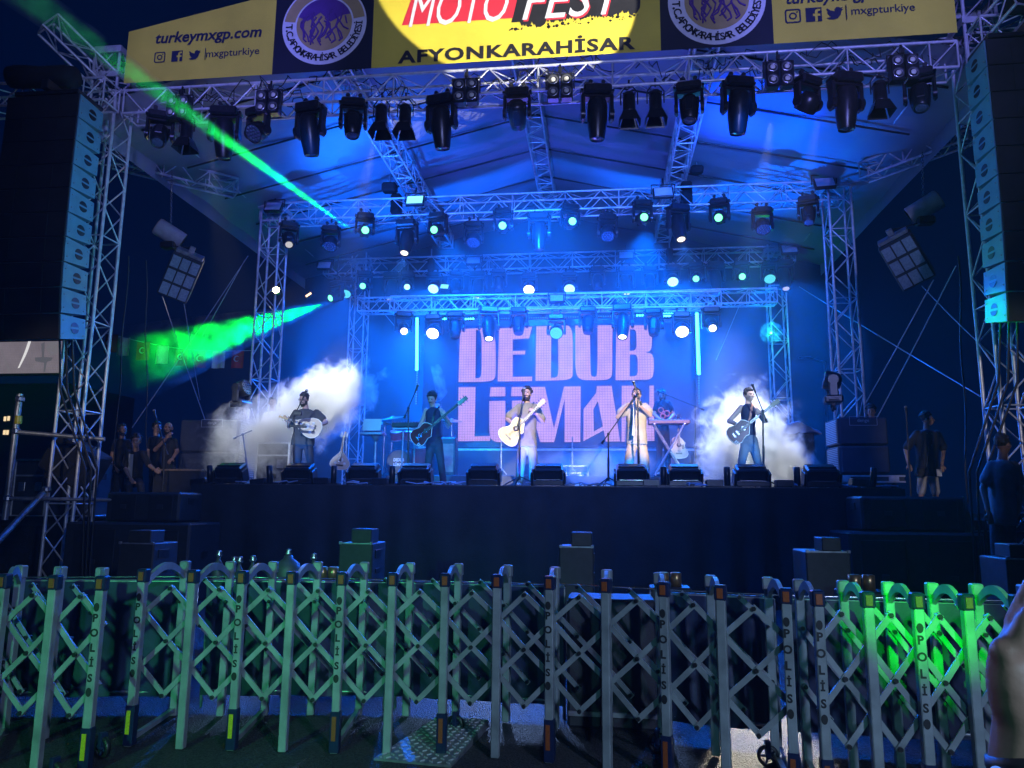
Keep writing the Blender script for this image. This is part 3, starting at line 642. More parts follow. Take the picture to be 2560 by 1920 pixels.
# four-eyed blinders and barn-door cans on the front truss
def blinder(px, py, label):
    c = at(px, py, YF-.32); t = empty('blinder', c+V((0, 0, .26)), label, 'blinder light', 'four-eyed blinders on the front truss')
    for s in (-1, 1): MB().box(c+V((s*.105, .02, 0)), (.19, .16, .42), ch=.015).build('housing', M['fixture'], t)
    for i in (-1, 1):
        for j in (-1, 1):
            q = c+V((i*.105, -.065, j*.10)); e = MB().lathe([(.082, 0), (.078, .012), (.05, -.01), (0, -.02)], q, (0, -1, 0), 18).build('reflector', M['chrome'], t)
            MB().ell(q+V((0, -.004, 0)), (.04, .012, .04), None, 12, 7).build('bulb', M['bulb'], e)
    MB().path([c+V((-.22, .03, -.02)), c+V((-.22, .03, .24)), c+V((.22, .03, .24)), c+V((.22, .03, -.02))], .012).tube(c+V((0, .03, .24)), c+V((0, .06, .42)), .018).box(c+V((0, .03, .3)), (.05, .06, .08)).build('bracket', M['black'], t)
M['bulb'] = mat('frosted_bulb', (.62, .60, .5), .35, 0, .1)
for (x, y), d in zip(((447, 270), (671, 257), (1165, 229), (1400, 218), (1948, 187), (2260, 171)), ('behind the green beam near the left tower', 'above the tilted round lamp', 'under the emblem edge left of the ridge', 'with green glints right of the ridge', 'under the navy emblem panel', 'next to the tower at the right')):
    blinder(x, y, 'black four-eyed blinder lamp %s' % d)
def can(px, py, label):
    c = at(px, py, YF-.2); t = empty('barn_door_lamp', c+V((0, 0, .35)), label, 'stage light', 'barn-door lamps on the front truss')
    MB().lathe([(0, .2), (.07, .2), (.095, .17), (.10, -.1), (.11, -.13), (.105, -.14), (0, -.135)], c, (0, 0, 1), 16).box(c+V((0, 0, .14)), (.2, .2, .02)).build('body', M['fixture'], t)
    MB().path([c+V((-.13, 0, 0)), c+V((-.13, 0, .2)), c+V((-.06, 0, .30)), c+V((.06, 0, .30)), c+V((.13, 0, .2)), c+V((.13, 0, 0))], .010).tube(c+V((0, 0, .28)), c+V((0, .0, .42)), .016).build('bracket', M['black'], t)
    for s, (u, v) in enumerate(((X_, V((0, 1, 0))), (-X_, V((0, 1, 0))), (V((0, 1, 0)), X_), (V((0, -1, 0)), X_))):
        m = MB(); o = c+V((0, 0, -.135)); A = [o+u*.10-v*.09, o+u*.10+v*.09, o+u*.17+v*.15+V((0, 0, -.19)), o+u*.17-v*.15+V((0, 0, -.19))]
        m._add(A, [(0, 1, 2, 3)]); m.build('barn_door', M['fixture'], t)
for (x, y), d in zip(((467, 330), (953, 292), (1013, 292), (1573, 262), (1639, 258), (2200, 235)), ('crossed by the green beam', 'left one of the pair under the left emblem', 'right one of the pair under the left emblem', 'left one of the pair right of the ridge', 'right one of the pair right of the ridge', 'under the yellow panel at the right')):
    can(x, y, 'black barn-door can lamp, %s' % d)
# rectangular floods
def flood(px, py, Y, s, label, m='floodpane', roll=0):
    c = at(px, py, Y); t = empty('flood_light', c, label, 'flood light', 'rectangular floods on the trusses'); R = Matrix.Rotation(rad(-24), 3, 'X') @ Matrix.Rotation(rad(roll), 3, 'Y')
    MB().box(c, (.42*s, .09, .28*s), R, .015).build('housing', M['fixture'], t)
    MB().box(c+R @ V((0, -.048, 0)), (.36*s, .006, .22*s), R).build('pane', M[m], t)
    MB().path([c+V((-.24*s, .02, 0)), c+V((-.24*s, .03, .2*s)), c+V((.24*s, .03, .2*s)), c+V((.24*s, .02, 0))], .012).tube(c+V((0, .03, .2*s)), c+V((0, .06, .34*s)), .016).build('bracket', M['black'], t)
for x, y, Y, s, l, m, r in ((685, 519, YM-.45, 1, 'pale flood at the left end of the middle truss', 'floodpane', 3), (1038, 503, YM-.45, 1, 'cyan lit flood in front of the left rafter', 'floodlit', 0), (1658, 483, YM-.45, 1.05, 'pale flood in front of the right rafter', 'floodpane', -2), (2061, 459, YM-.45, 1.05, 'pale flood at the right end of the middle truss', 'floodpane', -3),
 (812, 665, YB-.45, 1, 'pale flood at the left end of the rear truss', 'floodpane', 2), (1184, 653, YB-.45, 1, 'pale flood left of the ridge on the rear truss', 'floodpane', 0), (1565, 640, YB-.45, 1, 'pale flood right of the ridge on the rear truss', 'floodpane', 0), (1973, 625, YB-.45, 1.05, 'pale flood at the right end of the rear truss', 'floodpane', -2), (1392, 748, 17.1, .85, 'small pale flood on the short truss over the screen', 'floodpane', 0), (1112, 719, YB-.5, .6, 'small cyan lit flood among the rear lamps', 'floodlit', 6)):
    flood(x, y, Y, s, l, m, r)
# chain motors
def hoist_bag(px, py, Y, w, h, label):
    c = at(px, py, Y); t = empty('chain_motor', c, label, 'chain motor', 'black chain motors on the rafters')
    MB().box(c, (w, .24, h), ch=.04).build('bag', M['cloth'], t); MB().tube(c+V((0, 0, h/2)), c+V((0, 0, h/2+.3)), .02).build('hook', M['steel'], t)
hoist_bag(991, 512, YM+.1, .24, .5, 'tall black chain motor bag beside the cyan flood'); hoist_bag(1716, 482, YM+.1, .24, .5, 'tall black chain motor bag beside the pale flood on the right')
hoist_bag(974, 470, YM-.1, .34, .22, 'wide black box on top of the middle truss at the left rafter'); hoist_bag(1742, 425, YM-.1, .28, .16, 'small black box on top of the middle truss at the right rafter')
hoist_bag(1078, 665, YB-.2, .18, .4, 'black chain motor bag on the rear truss left of the ridge'); hoist_bag(1674, 640, YB-.2, .18, .4, 'black chain motor bag on the rear truss right of the ridge')
# small work lamp on the tower
p = at(693, 727, 15.7); t = empty('work_lamp', p, 'small glaring warm work lamp on the tower at the left', 'work lamp')
MB().box(p, (.16, .1, .14), ch=.01).build('housing', M['fixture'], t); MB().ell(p+V((0, -.06, 0)), (.085, .02, .07)).build('lens', glow('work_lamp_light', (1, .82, .5), 30), t)
spot('work_lamp', p+V((0, -.12, 0)), p+V((.6, -5, -1)), (1, .8, .5), 60, 120, .8, .05, None)
p = at(773, 738, 17.5); t = empty('work_lamp', p, 'thin orange streak of a tilted lamp beside the green beam', 'work lamp')
MB().box(p, (.2, .08, .09), Matrix.Rotation(rad(-32), 3, 'Y'), .01).build('housing', M['fixture'], t); MB().box(p+V((0, -.045, 0)), (.16, .006, .05), Matrix.Rotation(rad(-32), 3, 'Y')).build('lens', glow('streak_light', (1, .62, .36), 3), t)
# ------------------------------------------------------------------ line arrays
def line_array(xs_, side, label):
    """xs_ = x of the side that faces the stage centre; the front faces the crowd"""
    root = empty('line_array', (xs_+side*.62, 10.2, 7.95), label, 'line array', 'line arrays of stacked cabinets')
    n = 10; h = .385; z = 7.78; tilt = 0
    for i in range(n):
        ang = rad((0, 0, 0, .5, 1, 1.5, 2.5, 4, 6, 8)[i]); R = Matrix.Rotation(ang, 3, 'X'); yo = (0, 0, 0, 0, .005, .01, .02, .035, .06, .10)[i]
        c = V((xs_+side*.62, 10.2+yo, z-h*(i+.5)))
        # tapered cabinet: tall at the front, shorter at the back
        w = .62; f, b, hf, hb = -.27, .27, h*.485, h*.40
        vs = [V((a*w, y, s*(hf if y < 0 else hb))) for a in (-1, 1) for y in (f, b) for s in (-1, 1)]
        cab = MB()._add([R @ p+c for p in vs], [(0, 1, 3, 2), (4, 6, 7, 5), (0, 4, 5, 1), (2, 3, 7, 6), (0, 2, 6, 4), (1, 5, 7, 3)]).build('cabinet', M['arrayside'], root)
        g = MB().box(c+R @ V((0, f-.014, 0)), (1.22, .024, h*.985), R, .006)
        for q in (-.3, .3): g.box(c+R @ V((q, f-.028, 0)), (.012, .006, h*.9), R)
        g.build('grille', M['grille'], cab)
        hd = MB(); o = c+R @ V((-side*.622, .03, 0))
        for s in (-1, 1):
            pl_ = [(.085*math.cos(rad(t)), .016+.07*math.sin(rad(t))) for t in range(0, 181, 20)]
            hd.prism([(x, s*y) for x, y in pl_], o, R @ V((0, 1, 0)), R @ Z_, .006 if side*s > 0 else -.006)
        hd.build('handle', M['black'], cab)
        bl = MB()
        for yy in (-.22, .22):
            for zz in (-.1, .1): bl.tube(c+R @ V((-side*.62, yy, zz)), c+R @ V((-side*.63, yy, zz)), .010, 6)
        bl.build('rigging_pin', M['steel'], cab)
    MB().box((xs_+side*.62, 10.25, 7.86), (1.1, .6, .07), ch=.01).box((xs_+side*.62, 10.25, 7.98), (.12, .7, .16), ch=.01).build('bumper_frame', M['black'], root)
    cb = MB()
    for q in range(3): cb.path([V((xs_+side*(.15+.1*q), 10.45, 4.2)), V((xs_+side*(.10+.12*q), 10.6, 3.2)), V((xs_+side*(.05+.1*q)-side*.35, 10.75, 2.)), V((xs_-side*.35+side*.05*q, 10.75, .05))], .017, 6)
    cb.build('speaker_cable', M['cable'], root)
line_array(-8.0, -1, 'tall curved line array of blue-sided cabinets hanging at the left of the stage')
line_array(5.2, 1, 'tall curved line array with a green lit bottom cabinet at the right of the stage')
spot('green_hit', (1.0, 9.7, 3.2), (5.25, 10.35, 4.05), (0, 1, .06), 1500, 11, .9, .05)
spot('cyan_hit', (-1.0, 9.9, 3.6), (-8.0, 10.3, 5.2), (.12, .62, .85), 800, 48, .9, .1)  # unseen lamps placed before the stage to tint the array sides
spot('cyan_hit', (-1.5, 9.9, 3.6), (5.2, 10.3, 5.6), (.10, .55, .75), 560, 48, .9, .1)
# fat cloth-covered roll at the top of each array
for x, z, s, nm in ((-9.0, 8.35, 1, 'left'), (6.3, 8.55, 1, 'right')):
    t = tag(MB().lathe([(0, -.55), (.17, -.55), (.19, -.4), (.17, 0), (.19, .4), (.16, .55), (0, .55)], (x, 10.3, z), (1, .1, 0), 14).build('rolled_cover', M['cloth']), 'black rolled rain cover on top of the line array at the %s' % nm, 'rolled cover')
# chain hoists and hung side speakers
def chain(p, q, label):
    t = MB(); p, q = V(p), V(q); n = int((p-q).length/.05)
    for i in range(n):
        c = p.lerp(q, (i+.5)/n); a = X_*.016 if i % 2 else V((0, .016, 0))
        t.path([c+a+Z_*.02, c+a-Z_*.02, c-a-Z_*.02, c-a+Z_*.02, c+a+Z_*.02], .0055, 4)
    tag(t.build('hoist_chain', M['chrome']), label, 'chain')
def hung(cpx, rot, roll, bpx, topx, baxis, nm):
    c = at(*cpx, 13.2); R = Matrix.Rotation(rad(roll), 3, 'Y') @ Matrix.Rotation(rad(rot), 3, 'Z') @ Matrix.Rotation(rad(18), 3, 'X')
    t = empty('hung_speaker', c, 'tilted hung speaker with three rows of grille windows at the %s' % nm, 'speaker', 'hung side speakers')
    MB().box(c, (.56, .5, .86), R, .02).build('cabinet', M['speaker'], t)
    for j in range(3):
        for i in range(3):
            o = c+R @ V(((i-1)*.175, -.252, (j-1)*.28)); MB().box(o, (.15, .012, .23), R, .004).build('grille_window', M['louvre'], t)
            
    MB().box(c+R @ V((0, .02, .47)), (.5, .3, .07), R, .01).box(c+R @ V((0, .02, .56)), (.1, .1, .12), R, .01).build('fly_frame', M['steel'], t)
    b = at(*bpx, 13.2); ax = V(baxis).normalized(); t2 = empty('hoist_drum', b, 'cylindrical %s cloth drum of the chain hoist at the %s' % (nm, nm) if False else 'cylindrical cloth drum of the chain hoist at the %s' % nm, 'chain hoist', 'chain hoist drums')
    MB().lathe([(0, -.27), (.165, -.27), (.175, -.25), (.175, .25), (.165, .27)], b, ax, 20).build('drum', M['drumcloth'], t2)
    MB().lathe([(0, 0), (.163, 0), (.163, -.005)], b-ax*.272, ax, 20).build('drum_end', M['drumend'], t2)
    MB().box(b+V((0, 0, -.24)), (.3, .2, .14), ch=.03).tube(b+V((0, 0, -.25)), c+R @ V((0, .02, .6)), .014).build('motor', M['black'], t2)
    chain(at(*topx, 13.2), b+V((0, 0, .16)), 'long steel hoist chain above the drum at the %s' % nm)
M['louvre'] = mat('pale_louvre', (.28, .34, .42), .4, .2, .2, 30, .5, 60); M['drumcloth'] = mat('drum_cloth', (.32, .32, .36), .7, 0, .2, 6); M['drumend'] = mat('drum_end_brown', (.42, .25, .17), .7, 0, .2, 6)
hung((453, 690), 32, 20, (425, 585), (430, 425), (.72, .5, -.45), 'left')
hung((2266, 650), -30, -24, (2310, 520), (2306, 380), (-.8, .4, -.45), 'right')
# ------------------------------------------------------------------ side-fill stacks on the stage
def sidefill(x0, x1, Y, z0, z1, dp, side, nm, lpx):
    t = empty('side_fill_stack', ((x0+x1)/2, Y, z0), 'tall covered speaker stack with pale side grilles at the %s of the stage' % nm, 'speaker stack', 'side-fill speaker stacks')
    cx = (x0+x1)/2; w = x1-x0; h = (z1-z0)/2
    for j in (0, 1):
        c = MB().box((cx, Y+dp/2, z0+h*(j+.5)), (w, dp, h-.012), ch=.03).build('cabinet', M['sidefill'], t)
        xf = x1 if side > 0 else x0
        fr = MB().box((xf+side*.008, Y+dp/2, z0+h*(j+.5)), (.02, dp*.92, h*.9), ch=.005).build('grille_frame', M['case'], c)
        lv = MB()
        for q in range(13): lv.box((xf+side*.022, Y+dp/2, z0+h*j+h*.09+h*.82*(q+.5)/13), (.012, dp*.78, h*.035))
        lv.build('louvre', M['louvre2'], fr)
    lm = MB(); c = at(*lpx, Y-.012); letter(lm, 'denge', c, X_, Z_, height=.075, bold=.01)
    ww, hh_ = .22, .075
    for dx, dz, sx_, sz in ((0, hh_, 2*ww, .007), (0, -hh_, 2*ww, .007), (ww, 0, .007, 2*hh_), (-ww, 0, .007, 2*hh_)): lm.box(c+V((dx, 0, dz)), (sx_, .004, sz))
    lm.build('lettering', M['greyprint'], t)
    return t
M['sidefill'] = mat('dark_blue_cover', (.035, .045, .075), .7, 0, .2, 4, .2, 30); M['louvre2'] = mat('white_louvre', (.5, .52, .55), .45, .1, .1, 12); M['greyprint'] = mat('grey_print', (.34, .36, .42), .6)
a = at(2095, 1042, 13.1); b = at(2228, 1185, 13.1); sidefill(a.x, b.x, 13.1, b.z, a.z, .72, -1, 'right', (2158, 1052))
a2 = at(452, 1049, 14.0); b2 = at(586, 1190, 14.0); sidefill(a2.x, b2.x, 14.0, ST+.02, a2.z, .85, 1, 'left', (530, 1058))
# dolly under the right stack
t = empty('dolly_case', ((a.x+b.x)/2, 13.1, ST), 'low aluminium-edged dolly case under the speaker stack at the right', 'dolly')
zc = (b.z-.03+ST+.12)/2; hc = b.z-.03-(ST+.12)
MB().box(((a.x+b.x)/2+.03, 13.45, zc), (1.1, .8, hc), ch=.01).build('case_body', M['case'], t)
e = MB()
for s in (-1, 1): e.box(((a.x+b.x)/2+.03, 13.045, zc+s*hc*.45), (1.12, .02, .025))
for s in (-1, 1): e.box(((a.x+b.x)/2+.03+s*.38, 13.04, zc), (.16, .02, .1), ch=.005)
e.build('edge_trim', M['alu'], t)
for s in (-1, 1): MB().lathe([(0, -.02), (.05, -.02), (.05, .02), (0, .02)], ((a.x+b.x)/2+.03+s*.4, 13.12, ST+.055), (0, 1, 0), 14).build('caster_wheel', M['black'], t)
def upright(px, py, Y, tilt, pan, label):
    t = copy_tree(PROTO['wash']); k = at(px, py, Y); t.location = k; t.rotation_euler = (math.pi, 0, rad(pan)); tag(t, label, 'stage light', 'moving lights standing on the side stacks')
    hd = [c for c in t.children if c.name.startswith('head')][0]; hd.rotation_euler = (rad(tilt), 0, 0); setmat(hd.children[0], M['lensoff']); return k
p1 = V((-6.05, 14.4, a2.z+.03)); t = copy_tree(PROTO['wash'])
def standing(loc, tilt, pan, label):
    t = copy_tree(PROTO['wash']); t.location = loc; t.rotation_euler = (math.pi, 0, rad(pan)); tag(t, label, 'stage light', 'moving lights standing on the side stacks')
    hd = [c for c in t.children if c.name.startswith('head')][0]; hd.rotation_euler = (rad(tilt), 0, 0); setmat(hd.children[0], M['lensoff'])
def drop(o):
    for c in list(o.children): drop(c)
    bpy.data.objects.remove(o)
drop(t)
standing((at(600, 1045, 14.3).x, 14.3, a2.z+.2), -75, -100, 'black moving light standing on the speaker stack at the left')
standing((at(2085, 1042, 13.4).x, 13.4, a.z+.2), -75, 80, 'black moving light standing on the speaker stack at the right')
# flight case on stage
def flightcase(x0, x1, y0, y1, z0, z1, label):
    t = empty('flight_case', ((x0+x1)/2, (y0+y1)/2, z0), label, 'flight case', 'flight cases'); c = V(((x0+x1)/2, (y0+y1)/2, (z0+z1)/2)); d = V((x1-x0, y1-y0, z1-z0))
    MB().box(c, d*.985, ch=.006).build('body', M['case'], t); e = MB()
    for i in (-1, 1):
        for j in (-1, 1):
            e.box(c+V((i*d.x/2, j*d.y/2, 0)), (.035, .035, d.z), ch=.006).box(c+V((i*d.x/2, 0, j*d.z/2)), (.035, d.y, .035), ch=.006).box(c+V((0, i*d.y/2, j*d.z/2)), (d.x, .035, .035), ch=.006)
    e.box(c+V((0, -d.y/2, d.z*.22)), (d.x, .02, .03)); e.build('edge_trim', M['alu'], t)
    for s in (-1, 1): MB().box(c+V((s*d.x*.25, -d.y/2-.012, d.z*.02)), (.14, .02, .17), ch=.008).build('latch', M['chrome'], t)
    MB().box(c+V((0, -d.y/2-.01, -d.z*.25)), (.2, .012, .08), ch=.004).build('handle', M['black'], t)
    return t
a3, b3 = at(644, 1108, 14.0), at(718, 1206, 14.0); flightcase(a3.x, b3.x, 14.0, 14.6, ST, a3.z, 'tall flight case with bright metal edges behind the lute player')
a4, b4 = at(1400, 1165, 16.6), at(1470, 1200, 16.6); flightcase(a4.x, b4.x, 16.6, 17.1, ST, a4.z, 'low flight case in the mist behind the singer')
a4, b4 = at(42, 1150, 12.9), at(112, 1262, 12.9); flightcase(a4.x, b4.x, 12.9, 13.5, 1.23, a4.z, 'worn flight case behind the scaffold pole at the far left')
a4, b4 = at(125, 1150, 13.3), at(230, 1230, 13.3); flightcase(a4.x, b4.x, 13.3, 13.9, 1.23, a4.z, 'wide flight case carrying a mixing desk behind the front tower at the left')
# ------------------------------------------------------------------ subwoofers in front of the stage
def sub(x0, x1, y, d, z0, z1, label, n=2):
    t = empty('subwoofer', ((x0+x1)/2, y, z0), label, 'subwoofer', 'subwoofers in front of the stage'); c = V(((x0+x1)/2, y+d/2, (z0+z1)/2))
    MB().box(c, (x1-x0, d, z1-z0), ch=.03).build('cabinet', M['speaker'], t)
    w = (x1-x0)/n
    for i in range(n):
        o = V((x0+w*(i+.5), y-.008, c.z)); MB().box(o, (w*.66, .016, (z1-z0)*.82), ch=.006).build('grille', M['grille'], t)
        MB().box(o+V((0, -.012, 0)), (.10, .01, .07), ch=.004).build('badge', M['speaker'], t)
    for s in (-1, 1): MB().box(((x0 if s < 0 else x1)+s*.004, y+d*.5, c.z+.1), (.01, .2, .1), ch=.003).build('handle', M['black'], t)
sub(-7.78, -6.55, 11.15, .7, 1.2, 1.66, 'upper double subwoofer at the left, on a wider black box'); sub(-8.25, -6.2, 10.9, .95, 0, 1.19, 'wide lower subwoofer box at the left end of the stage front')
sub(3.62, 5.0, 11.15, .7, 1.2, 1.68, 'upper double subwoofer with faint square badges at the right'); sub(3.35, 5.1, 10.9, .95, 0, 1.19, 'wide lower subwoofer box at the right end of the stage front')
c = at(2400, 1290, 11.3); MB_ = MB().box(c, (.26, .03, .5), Matrix.Rotation(rad(-14), 3, 'Y'), .004); tag(MB_.build('plywood_sheet', M['wood']), 'small leaning plywood sheet beside the upper subwoofer at the right', 'plywood')
# effect boxes in the pit
def fxbox(px0, px1, py0, py1, Y, label, lid=(.2, .7)):
    a, b = at(px0, py0, Y), at(px1, py0, Y); t = empty('effect_machine', ((a.x+b.x)/2, Y, 0), label, 'effect machine', 'effect machines in the pit')
    h = a.z; w = b.x-a.x; c = V(((a.x+b.x)/2, Y+.25, h/2))
    MB().box(c, (w, .5, h), ch=.012).build('case', M['speaker'], t); e = MB()
    for s in (-1, 1): e.box(c+V((s*(w/2-.015), -.25, h/2)), (.03, .03, .03), ch=.004)
    e.box(c+V((0, -.248, h/2-.004)), (w, .014, .014)); e.build('edge_trim', M['steel'], t)
    MB().box(c+V((w/2+.002, -.05, h/2-.12)), (.012, .2, .09), ch=.003).build('handle', M['black'], t); MB().box(c+V((w/2+.002, -.05, h/2-.3)), (.012, .16, .05), ch=.003).build('socket_panel', M['black'], t)
    z = (at(px0, py1, Y+.1)).z
    MB().box(V((a.x+w*(lid[0]+lid[1])/2, Y+.2, (h+z)/2)), (w*(lid[1]-lid[0]), .28, z-h), ch=.008).build('nozzle_head', M['speaker'], t)
fxbox(298, 385, 1357, 1325, 8, 'black effect machine leftmost in the pit, before the left subwoofers', (.15, .8)); fxbox(848, 932, 1357, 1321, 8, 'black effect machine with a vented side, left of the singer', (.3, .9)); fxbox(1398, 1484, 1366, 1330, 8, 'black effect machine standing in the pit just right of the singer', (.35, .95)); fxbox(2014, 2126, 1378, 1343, 7.4, 'green tinted effect machine before the right subwoofers', (.42, .85)); fxbox(2515, 2620, 1396, 1360, 7.4, 'effect machine cut off at the right edge of the picture')
# gas bottles and gold cans
def bottle(px, py, Y, h, r, label, m):
    p = at(px, py, Y); t = empty('gas_bottle', (p.x, Y, 0), label, 'gas bottle', 'gas bottles in the pit'); z = p.z
    MB().lathe([(0, 0), (r, 0), (r, z-.22), (r*.85, z-.14), (r*.35, z-.09), (r*.3, z-.06), (0, z-.06)], (p.x, Y, 0), Z_, 16).build('bottle', m, t)
    MB().lathe([(0, z-.06), (.03, z-.06), (.04, z-.04), (.02, z-.02), (.035, z), (0, z+.01)], (p.x, Y, 0), Z_, 10).build('valve', M['chrome'], t)
M['bottle'] = mat('grey_bottle', (.10, .11, .12), .5, .2, .3, 8)
for px, py, r, d in ((548, 1378, .06, 'slim gas bottle farthest left behind the barrier arches'), (586, 1393, .05, 'short gas bottle in the left pair'), (600, 1393, .05, 'short gas bottle in the right of the pair'), (633, 1390, .05, 'slim gas bottle right of the pair'), (722, 1374, .14, 'fat round-shouldered gas bottle in the pit'), (785, 1385, .05, 'slim gas bottle beside the gold canister')):
    bottle(px, py, 7.8, 1, r, d, M['bottle'])
M['brass'] = mat('gold_foil', (.5, .3, .14), .3, .8, .2, 20)
for px, py, Y, nm in ((820, 1418, 7.2, 'left of the singer, beside the effect machine'), (1674, 1432, 7.2, 'between the wind player and the guitarist'), (2153, 1438, 6.6, 'beside the green tinted effect machine')):
    p = at(px, py, Y); t = empty('gold_canister', (p.x, Y, 0), 'pair of shiny gold canisters %s' % nm, 'canister', 'gold canisters in the pit')
    MB().box((p.x, Y, (p.z-.12)/2), (.36, .3, p.z-.12), ch=.01).build('stand', M['black'], t)
    for s in (-.055, .055): MB().lathe([(0, p.z-.12), (.05, p.z-.12), (.05, p.z), (.035, p.z+.006), (0, p.z)], (p.x+s, Y, 0), Z_, 14).build('can', M['brass'], t)
# ------------------------------------------------------------------ wedge monitors and stage-edge tubes
def monitor():
    t = empty('stage_monitor', (0, 0, 0), None, 'monitor', 'wedge monitors along the stage edge')
    R = Matrix.Rotation(rad(24), 3, 'X')
    MB().box((0, .06, .25), (.56, .34, .30), R, .03).build('cabinet', M['fixture'], t)
    MB().box((0, -.055, .33), (.50, .02, .12), R, .005).build('grille', M['black'], t)
    MB().box((0, -.05, .06), (.6, .10, .10), ch=.012).build('base', M['fixture'], t)
    for s in (-1, 1): MB().box((s*.315, .03, .17), (.045, .26, .28), R, .012).build('side_cheek', M['black'], t)
    MB().box((0, -.105, .118), (.46, .012, .010)).build('edge_strip', M['chrome'], t); return t
mon = monitor()
for i, (px, d) in enumerate(((573, 'with a mic stand just behind it, far left'), (746, 'in front of the lute player'), (908, 'between the lute player and the bass player'), (1038, 'in front of the bass player'), (1209, 'just left of the singer'), (1371, 'just right of the singer'), (1579, 'in front of the wind player'), (1712, 'below the keyboard player'), (1880, 'in front of the guitarist in the white smoke'), (2055, 'beside the speaker stack at the right'))):
    t = mon if i == 0 else copy_tree(mon); p = at(px, 1205, 12.32); t.location = (p.x, 12.32, ST+.003); t.scale = (.84, .84, .84); tag(t, 'black wedge monitor %s' % d)
def tubejet():
    t = empty('confetti_tube', (0, 0, 0), None, 'confetti launcher', 'upright black tubes along the stage edge')
    MB().lathe([(0, .02), (.05, .02), (.05, .31), (.04, .32), (.04, .2), (0, .2)], (0, 0, 0), Z_, 14).build('tube', M['fixture'], t)
    MB().box((-.2, .02, .06), (.26, .2, .11), ch=.01).build('base_box', M['fixture'], t); MB().box((0, 0, .012), (.2, .2, .02)).build('foot_plate', M['black'], t); return t
tj = tubejet()
for i, (px, r, d) in enumerate(((527, -8, 'leaning, left of the leftmost monitor'), (676, -7, 'leaning, left of the lute player'), (834, 0, 'right of the lute player'), (980, 0, 'left of the bass player'), (1659, 0, 'between the wind player and the keyboard'), (1818, 0, 'left of the guitarist in the smoke'), (1993, 0, 'right of the guitarist in the smoke'), (2181, 6, 'in front of the speaker stack at the right'))):
    t = tj if i == 0 else copy_tree(tj); p = at(px, 1200, 12.28); t.location = (p.x, 12.28, ST+.003); t.rotation_euler = (0, rad(r), 0); tag(t, 'short black upright tube %s' % d)
# loose cables along the stage edge
lc = MB(); random.seed(5)
for k in range(34):
    x = random.uniform(-6.5, 4.3); y = random.uniform(12.1, 12.8); p = [V((x, y, ST+.02))]
    for j in range(7): p.append(p[-1]+V((random.uniform(-.16, .2), random.uniform(-.06, .06), 0))); p[-1].z = ST+.02+random.uniform(0, .05); p[-1].y = max(12.06, p[-1].y)
    lc.path(p, .012, 5)
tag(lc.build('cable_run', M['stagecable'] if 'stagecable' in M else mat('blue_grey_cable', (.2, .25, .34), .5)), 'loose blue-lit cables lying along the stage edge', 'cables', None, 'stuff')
# ------------------------------------------------------------------ riser wall, drums, keyboard riser
tag(MB().box((-.9, 17.1, ST+.16), (7.6, 2.0, .32), ch=.01).build('riser', M['deck']), 'low black riser across the back of the stage under the drums and keyboard', 'riser')
